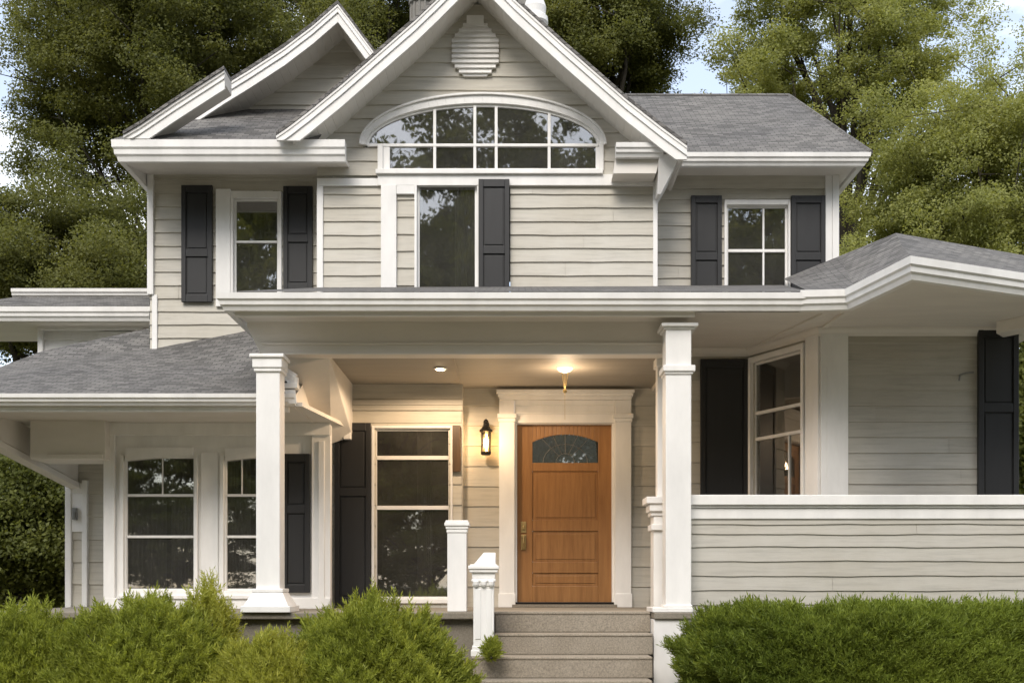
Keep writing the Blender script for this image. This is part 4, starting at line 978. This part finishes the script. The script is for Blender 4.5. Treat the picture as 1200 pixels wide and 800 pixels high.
# ------------------------------------------------------------------ foliage
def leaves_mesh(name, centers, normals, ups, length, width, mat, parent, seedshape=.5):
    """one pointed leaf (4 vertices) per centre"""
    n = len(centers)
    a = ups * length[:, None] * .5; s = np.cross(ups, normals); s /= np.linalg.norm(s, axis=1, keepdims=True) + 1e-9
    s = s * width[:, None] * .5
    v = np.empty((n, 4, 3)); v[:, 0] = centers - a; v[:, 1] = centers + s - a * .1; v[:, 2] = centers + a; v[:, 3] = centers - s - a * .1
    v[:, 1] += normals * (width * .12)[:, None]; v[:, 3] += normals * (width * .12)[:, None]
    v = v.reshape(-1, 3)
    org = np.array(ORG[parent])
    me = bpy.data.meshes.new(name); me.vertices.add(4 * n); me.loops.add(4 * n); me.polygons.add(n)
    me.vertices.foreach_set('co', (v - org).ravel()); me.loops.foreach_set('vertex_index', np.arange(4 * n, dtype=np.int32))
    me.polygons.foreach_set('loop_start', np.arange(0, 4 * n, 4, dtype=np.int32))
    me.materials.append(mat); me.update(calc_edges=True)
    o = bpy.data.objects.new(name, me); COL.objects.link(o); o.parent = parent; ORG[o] = Vector(org); return o
def rdir(n):
    d = RNG.normal(size=(n, 3)); return d / np.linalg.norm(d, axis=1, keepdims=True)
def make_tree(name, label, cat, base, cz, rx, rz, nlimb, nsub, nleaf, leaf, mat, group, ry=None, cl=(.45, .85), trunk_r=.24, inner=.25, seed=1):
    rr = np.random.default_rng(seed); ry = ry or rx
    t = thing(name, label, cat, base, group)
    bx, by, bz = base; C0 = np.array([bx, by, cz])
    m = MB(); top = Vector((bx, by, cz - rz * .25))
    # tapered, slightly crooked trunk
    pts = [Vector((bx, by, bz))]
    for i in range(1, 5): pts.append(Vector((bx + rr.normal() * .12, by + rr.normal() * .12, bz + (top.z - bz) * i / 4)))
    for i in range(4): m.tube(pts[i], pts[i + 1], trunk_r * (1 - i * .17) * (1.25 if i == 0 else 1), trunk_r * (1 - (i + 1) * .17), 9)
    clusters = []
    for i in range(nlimb):
        th = 2 * math.pi * (i + rr.uniform(-.3, .3)) / nlimb * 1.618 * 2; ph = math.asin(min(1, max(-.75, -.6 + 1.6 * (i + .5) / nlimb)))
        d = np.array([math.cos(th) * math.cos(ph), math.sin(th) * math.cos(ph), math.sin(ph)])
        rad = rr.uniform(.68, 1.0)
        e = C0 + d * rad * np.array([rx, ry, rz])
        s = pts[2] + (pts[4] - pts[2]) * float(rr.uniform(0, 1)); s = np.array(s)
        mid = s * .45 + e * .55 + np.array([0, 0, .06 * rz]) + rr.normal(size=3) * .18
        m.tube(s, mid, trunk_r * .30, trunk_r * .13, 6); m.tube(mid, mid + (e - mid) * .8, trunk_r * .13, .008, 5)
        for j in range(nsub):
            k = rr.uniform(inner, 1.02) ** .8; p = (mid + (e - mid) * (k * 1.1)) if k > .3 else (s + (mid - s) * (.4 + k))
            spread = .17 + .22 * k
            q = p + rr.normal(size=3) * np.array([rx, ry, rz]) * spread * .62
            if j % 4 == 0: m.tube(p, p + (q - p) * .8, .012, .004, 4)
            clusters.append((q, rr.uniform(*cl)))
    m.build('trunk', M['bark'], t)
    cs = np.array([c[0] for c in clusters]); rs = np.array([c[1] for c in clusters])
    pick = rr.choice(len(cs), size=nleaf, p=rs ** 2 / (rs ** 2).sum())
    off = rr.normal(size=(nleaf, 3)); off /= np.linalg.norm(off, axis=1, keepdims=True)
    rad = rr.uniform(0, 1, size=(nleaf, 1)) ** .55
    pos = cs[pick] + off * rad * rs[pick][:, None] * np.array([1, 1, .62])
    pos[:, 2] -= .15 * (off[:, 0] ** 2 + off[:, 1] ** 2) * rs[pick]
    nrm = rr.normal(size=(nleaf, 3)); nrm[:, 2] = np.abs(nrm[:, 2]) + .15; nrm[:, 1] -= .75; nrm /= np.linalg.norm(nrm, axis=1, keepdims=True)
    up = rr.normal(size=(nleaf, 3)); up -= nrm * (up * nrm).sum(1, keepdims=True); up /= np.linalg.norm(up, axis=1, keepdims=True)
    ln = leaf * rr.uniform(.7, 1.35, nleaf)
    leaves_mesh('crown', pos, nrm, up, ln, ln * rr.uniform(.5, .7, nleaf), mat, t)
    return t
def tree_px(name, label, px, py, Y, rxp, rzp, **k):
    x, _, z = PP(px, py, Y); s = Y / FPX
    return make_tree(name, label, 'tree', (x, Y, GZ), z, rxp * s, rzp * s, **k)
TG = 'trees behind the house'
tree_px('leafy_tree', 'tall dark olive tree behind the left gable', 212, 90, 21, 196, 190, nlimb=54, nsub=15, nleaf=500000, leaf=.050, mat=M['leafL'], group=TG, ry=2.8, seed=3, cl=(.24, .55))
tree_px('leafy_tree', 'dark rounded tree standing low at the far left edge', 75, 345, 18.5, 145, 112, nlimb=36, nsub=13, nleaf=300000, leaf=.045, mat=M['leafL'], group=TG, ry=2.2, seed=9, cl=(.26, .55))
tree_px('leafy_tree', 'dark tree rising between the two gables', 425, -40, 24, 90, 105, nlimb=26, nsub=12, nleaf=140000, leaf=.053, mat=M['leafL'], group=TG, ry=2.2, seed=12, cl=(.24, .52))
tree_px('leafy_tree', 'dense green tree right behind the slope of the main gable', 708, 20, 23, 92, 120, nlimb=32, nsub=13, nleaf=220000, leaf=.053, mat=M['leafC'], group=TG, ry=2.0, seed=14, cl=(.25, .55))
tree_px('leafy_tree', 'airy pale green tree with sky showing through, right of the roof ridge', 985, 75, 22, 138, 185, nlimb=40, nsub=13, nleaf=210000, leaf=.051, mat=M['leafR'], group=TG, ry=1.7, seed=27, cl=(.20, .44), inner=.35)
tree_px('leafy_tree', 'full green tree at the right edge above the angled wing', 1140, 235, 19.5, 120, 140, nlimb=38, nsub=14, nleaf=260000, leaf=.046, mat=M['leafR'], group=TG, ry=1.8, seed=31, cl=(.22, .5))

def make_bush(name, label, cat, cx, cy, rx, ry, rz, nsprig, mat, seed, group, lean=.35, sl=(.06, .13), box=False, base=GZ, lf=(.026, .0085)):
    """feathery shrub: pointed sprays of needles growing up and out"""
    rr = np.random.default_rng(seed)
    t = thing(name, label, cat, (cx, cy, base), group)
    n = int(nsprig * 4.2)
    d = rr.normal(size=(n, 3)); d[:, 2] = np.abs(d[:, 2]) * 1.0; d /= np.linalg.norm(d, axis=1, keepdims=True)
    if box:       # clipped hedge: superellipsoid
        p4 = 7.0; k = (np.abs(d) ** p4).sum(1) ** (-1 / p4); d = d * k[:, None]
    th = np.arctan2(d[:, 1], d[:, 0])
    lump = .98 + .07 * np.sin(th * 3 + seed) + .09 * np.sin(th * 7 + d[:, 2] * 5 + seed * 2) + .06 * np.sin(d[:, 0] * 9 + d[:, 2] * 8) + .055 * np.sin(d[:, 0] * 21 + d[:, 1] * 13 + d[:, 2] * 17) + .05 * np.sin(d[:, 0] * 37 - d[:, 2] * 31)
    if box: lump = 1 + (lump - 1) * .55
    depth = 1 - rr.uniform(0, 1, n) ** 1.6 * .45
    S = np.array([rx, ry, rz]); pos = np.array([cx, cy, base]) + d * S * (depth * lump)[:, None]
    g = d * np.array([1, 1, .6]) * (lean + .40) + np.array([0, 0, .75]) + rr.normal(size=(n, 3)) * .36
    g /= np.linalg.norm(g, axis=1, keepdims=True)
    ln = rr.uniform(*sl, n); ln[rr.uniform(0, 1, n) < .05] *= 1.6; nl = 10
    side = np.cross(g, rr.normal(size=(n, 3))); side /= np.linalg.norm(side, axis=1, keepdims=True)
    third = np.cross(g, side)
    P_, N_, U_, Ls, Ws = [], [], [], [], []
    for k in range(nl):
        f = k / (nl - 1); sgn = 1 if k % 2 else -1
        ax_ = pos + g * (ln * (f - .35))[:, None]
        spread = (1.05 * (1 - f * .7)) * (1 if k < nl - 1 else 0)
        az = side * math.cos(k * 2.2) + third * math.sin(k * 2.2)
        u = g * .75 + az * spread; u /= np.linalg.norm(u, axis=1, keepdims=True)
        L_ = lf[0] * (1.4 - .55 * f) * rr.uniform(.8, 1.3, n) * (ln / .11)
        P_.append(ax_ + u * (L_ * .5)[:, None]); U_.append(u)
        nn = np.cross(u, np.cross(u, rr.normal(size=(n, 3)))); nn /= np.linalg.norm(nn, axis=1, keepdims=True)
        N_.append(nn); Ls.append(L_ * 1.6); Ws.append(np.full(n, lf[1]) * (ln / .11))
    leaves_mesh('foliage', np.concatenate(P_), np.concatenate(N_), np.concatenate(U_), np.concatenate(Ls), np.concatenate(Ws), mat, t)
    m = MB()
    for k in range(26):
        a = rr.uniform(0, 6.28); r = rr.uniform(.3, .75)
        m.tube((cx + rr.normal() * .06 * rx, cy + rr.normal() * .06, base), (cx + rx * r * math.cos(a), cy + ry * r * math.sin(a), base + rz * rr.uniform(.45, .8)), .012, .004, 5)
    m.build('stem', M['wood_core'], t)
    return t
SG = 'shrubs along the front of the porch'
# foundation shrubs (pixel centre, top row, depth)
def bush_px(px, top, Y, rxp, label, mat, seed, n, ry=.5, **k):
    s = Y / FPX; z = PZ(top, Y) - k.get('base', GZ)
    return make_bush('shrub', label, 'shrub', PX(px, Y), Y, rxp * s, ry, z, n, M[mat], seed, SG, **k)
bush_px(30, 727, 9.6, 115, 'feathery green shrub at the left edge in front of the house', 'bushA', 2, 9000, .55)
bush_px(170, 717, 9.5, 118, 'big feathery green shrub below the left bay window', 'bushA', 5, 11000, .6)
bush_px(245, 694, 9.95, 38, 'upright pale shrub tip beside the left column base', 'bushY', 21, 1800, .25, lean=.2)
bush_px(318, 755, 9.3, 75, 'low yellowish shrub in front of the left column', 'bushY', 8, 5500, .45)
bush_px(438, 719, 9.45, 118, 'wide rounded green shrub left of the front steps', 'bushA', 13, 12000, .6)
bush_px(576, 756, 10.06, 6, 'small green tuft at the foot of the carved post', 'bushA', 15, 120, .08, base=zs[2])
hy = 9.95
make_bush('hedge', 'long clipped green hedge below the grey half wall right of the steps', 'hedge', PX(1035, hy), hy, 220 * hy / FPX, .55, PZ(718, hy) - GZ, 24000, M['bushB'], 17, None, box=True, lean=.25)
make_bush('shrub', 'shrub continuing the hedge at the right edge', 'shrub', PX(1255, hy), hy, .45, .5, PZ(726, hy) - GZ, 3000, M['bushB'], 19, None, lean=.25)
def hedge_tree(name, label, px, py, Y, rxp, rzp, n, seed):
    x, _, z = PP(px, py, Y); s = Y / FPX
    return make_tree(name, label, 'bush', (x, Y, GZ), z, rxp * s, rzp * s, nlimb=24, nsub=16, nleaf=n * 2, leaf=.065, mat=M['leafH'], group='bushes beside the house', ry=1.2, cl=(.35, .6), trunk_r=.1, seed=seed)
hedge_tree('bush', 'dark dense bush filling the far left under the roof', 10, 630, 17, 110, 95, 60000, 41)
hedge_tree('bush', 'dark bush behind the charcoal shutter at the right edge', 1235, 480, 15.5, 60, 130, 40000, 43)

# trees across the street, seen as reflections in the windows
src = make_tree('leafy_tree', 'tall street tree opposite the house, reflected in the windows', 'tree', (-6, -22, GZ), 7.6, 6.8, 9.0, 30, 14, 70000, .25, M['leafC'], 'trees opposite the house', cl=(.6, 1.25), trunk_r=.35, seed=51)
for (x, y, rot, sc) in ((9, -24, 1.3, 1.05), (1, -36, 3.3, 1.3), (-13, -35, 5.5, 1.1), (16, -37, 2.0, 1.2), (32, -35, 4.4, 1.2), (-30, -36, 1.9, 1.2), (24, -21, 2.6, .9), (-22, -24, 4.1, 1.1), (-38, -22, .7, 1.0), (38, -26, 5.2, 1.15)):
    c = src.copy(); COL.objects.link(c); c.location = (x, y, GZ); c.rotation_euler = (0, 0, rot); c.scale = (sc, sc, sc * (1.32 if y < -30 else 1))
    for ch in list(src.children):
        d = ch.copy(); COL.objects.link(d); d.parent = c
for i, x in enumerate((-30, -21, -12, -3, 6, 15, 24, 33)):  # unseen low bushes added to block the bright horizon from the lower panes
    c = src.copy(); COL.objects.link(c); c.name = 'bush'; c.location = (x, -15.5, GZ); c.rotation_euler = (0, 0, i * 1.9); c.scale = (.75, .45, .30)
    c['label'] = 'added low bush opposite the house, darkening reflections in the ground floor windows'; c['category'] = 'bush'; c['group'] = 'added bushes opposite the house'
    for ch in list(src.children):
        d = ch.copy(); COL.objects.link(d); d.parent = c
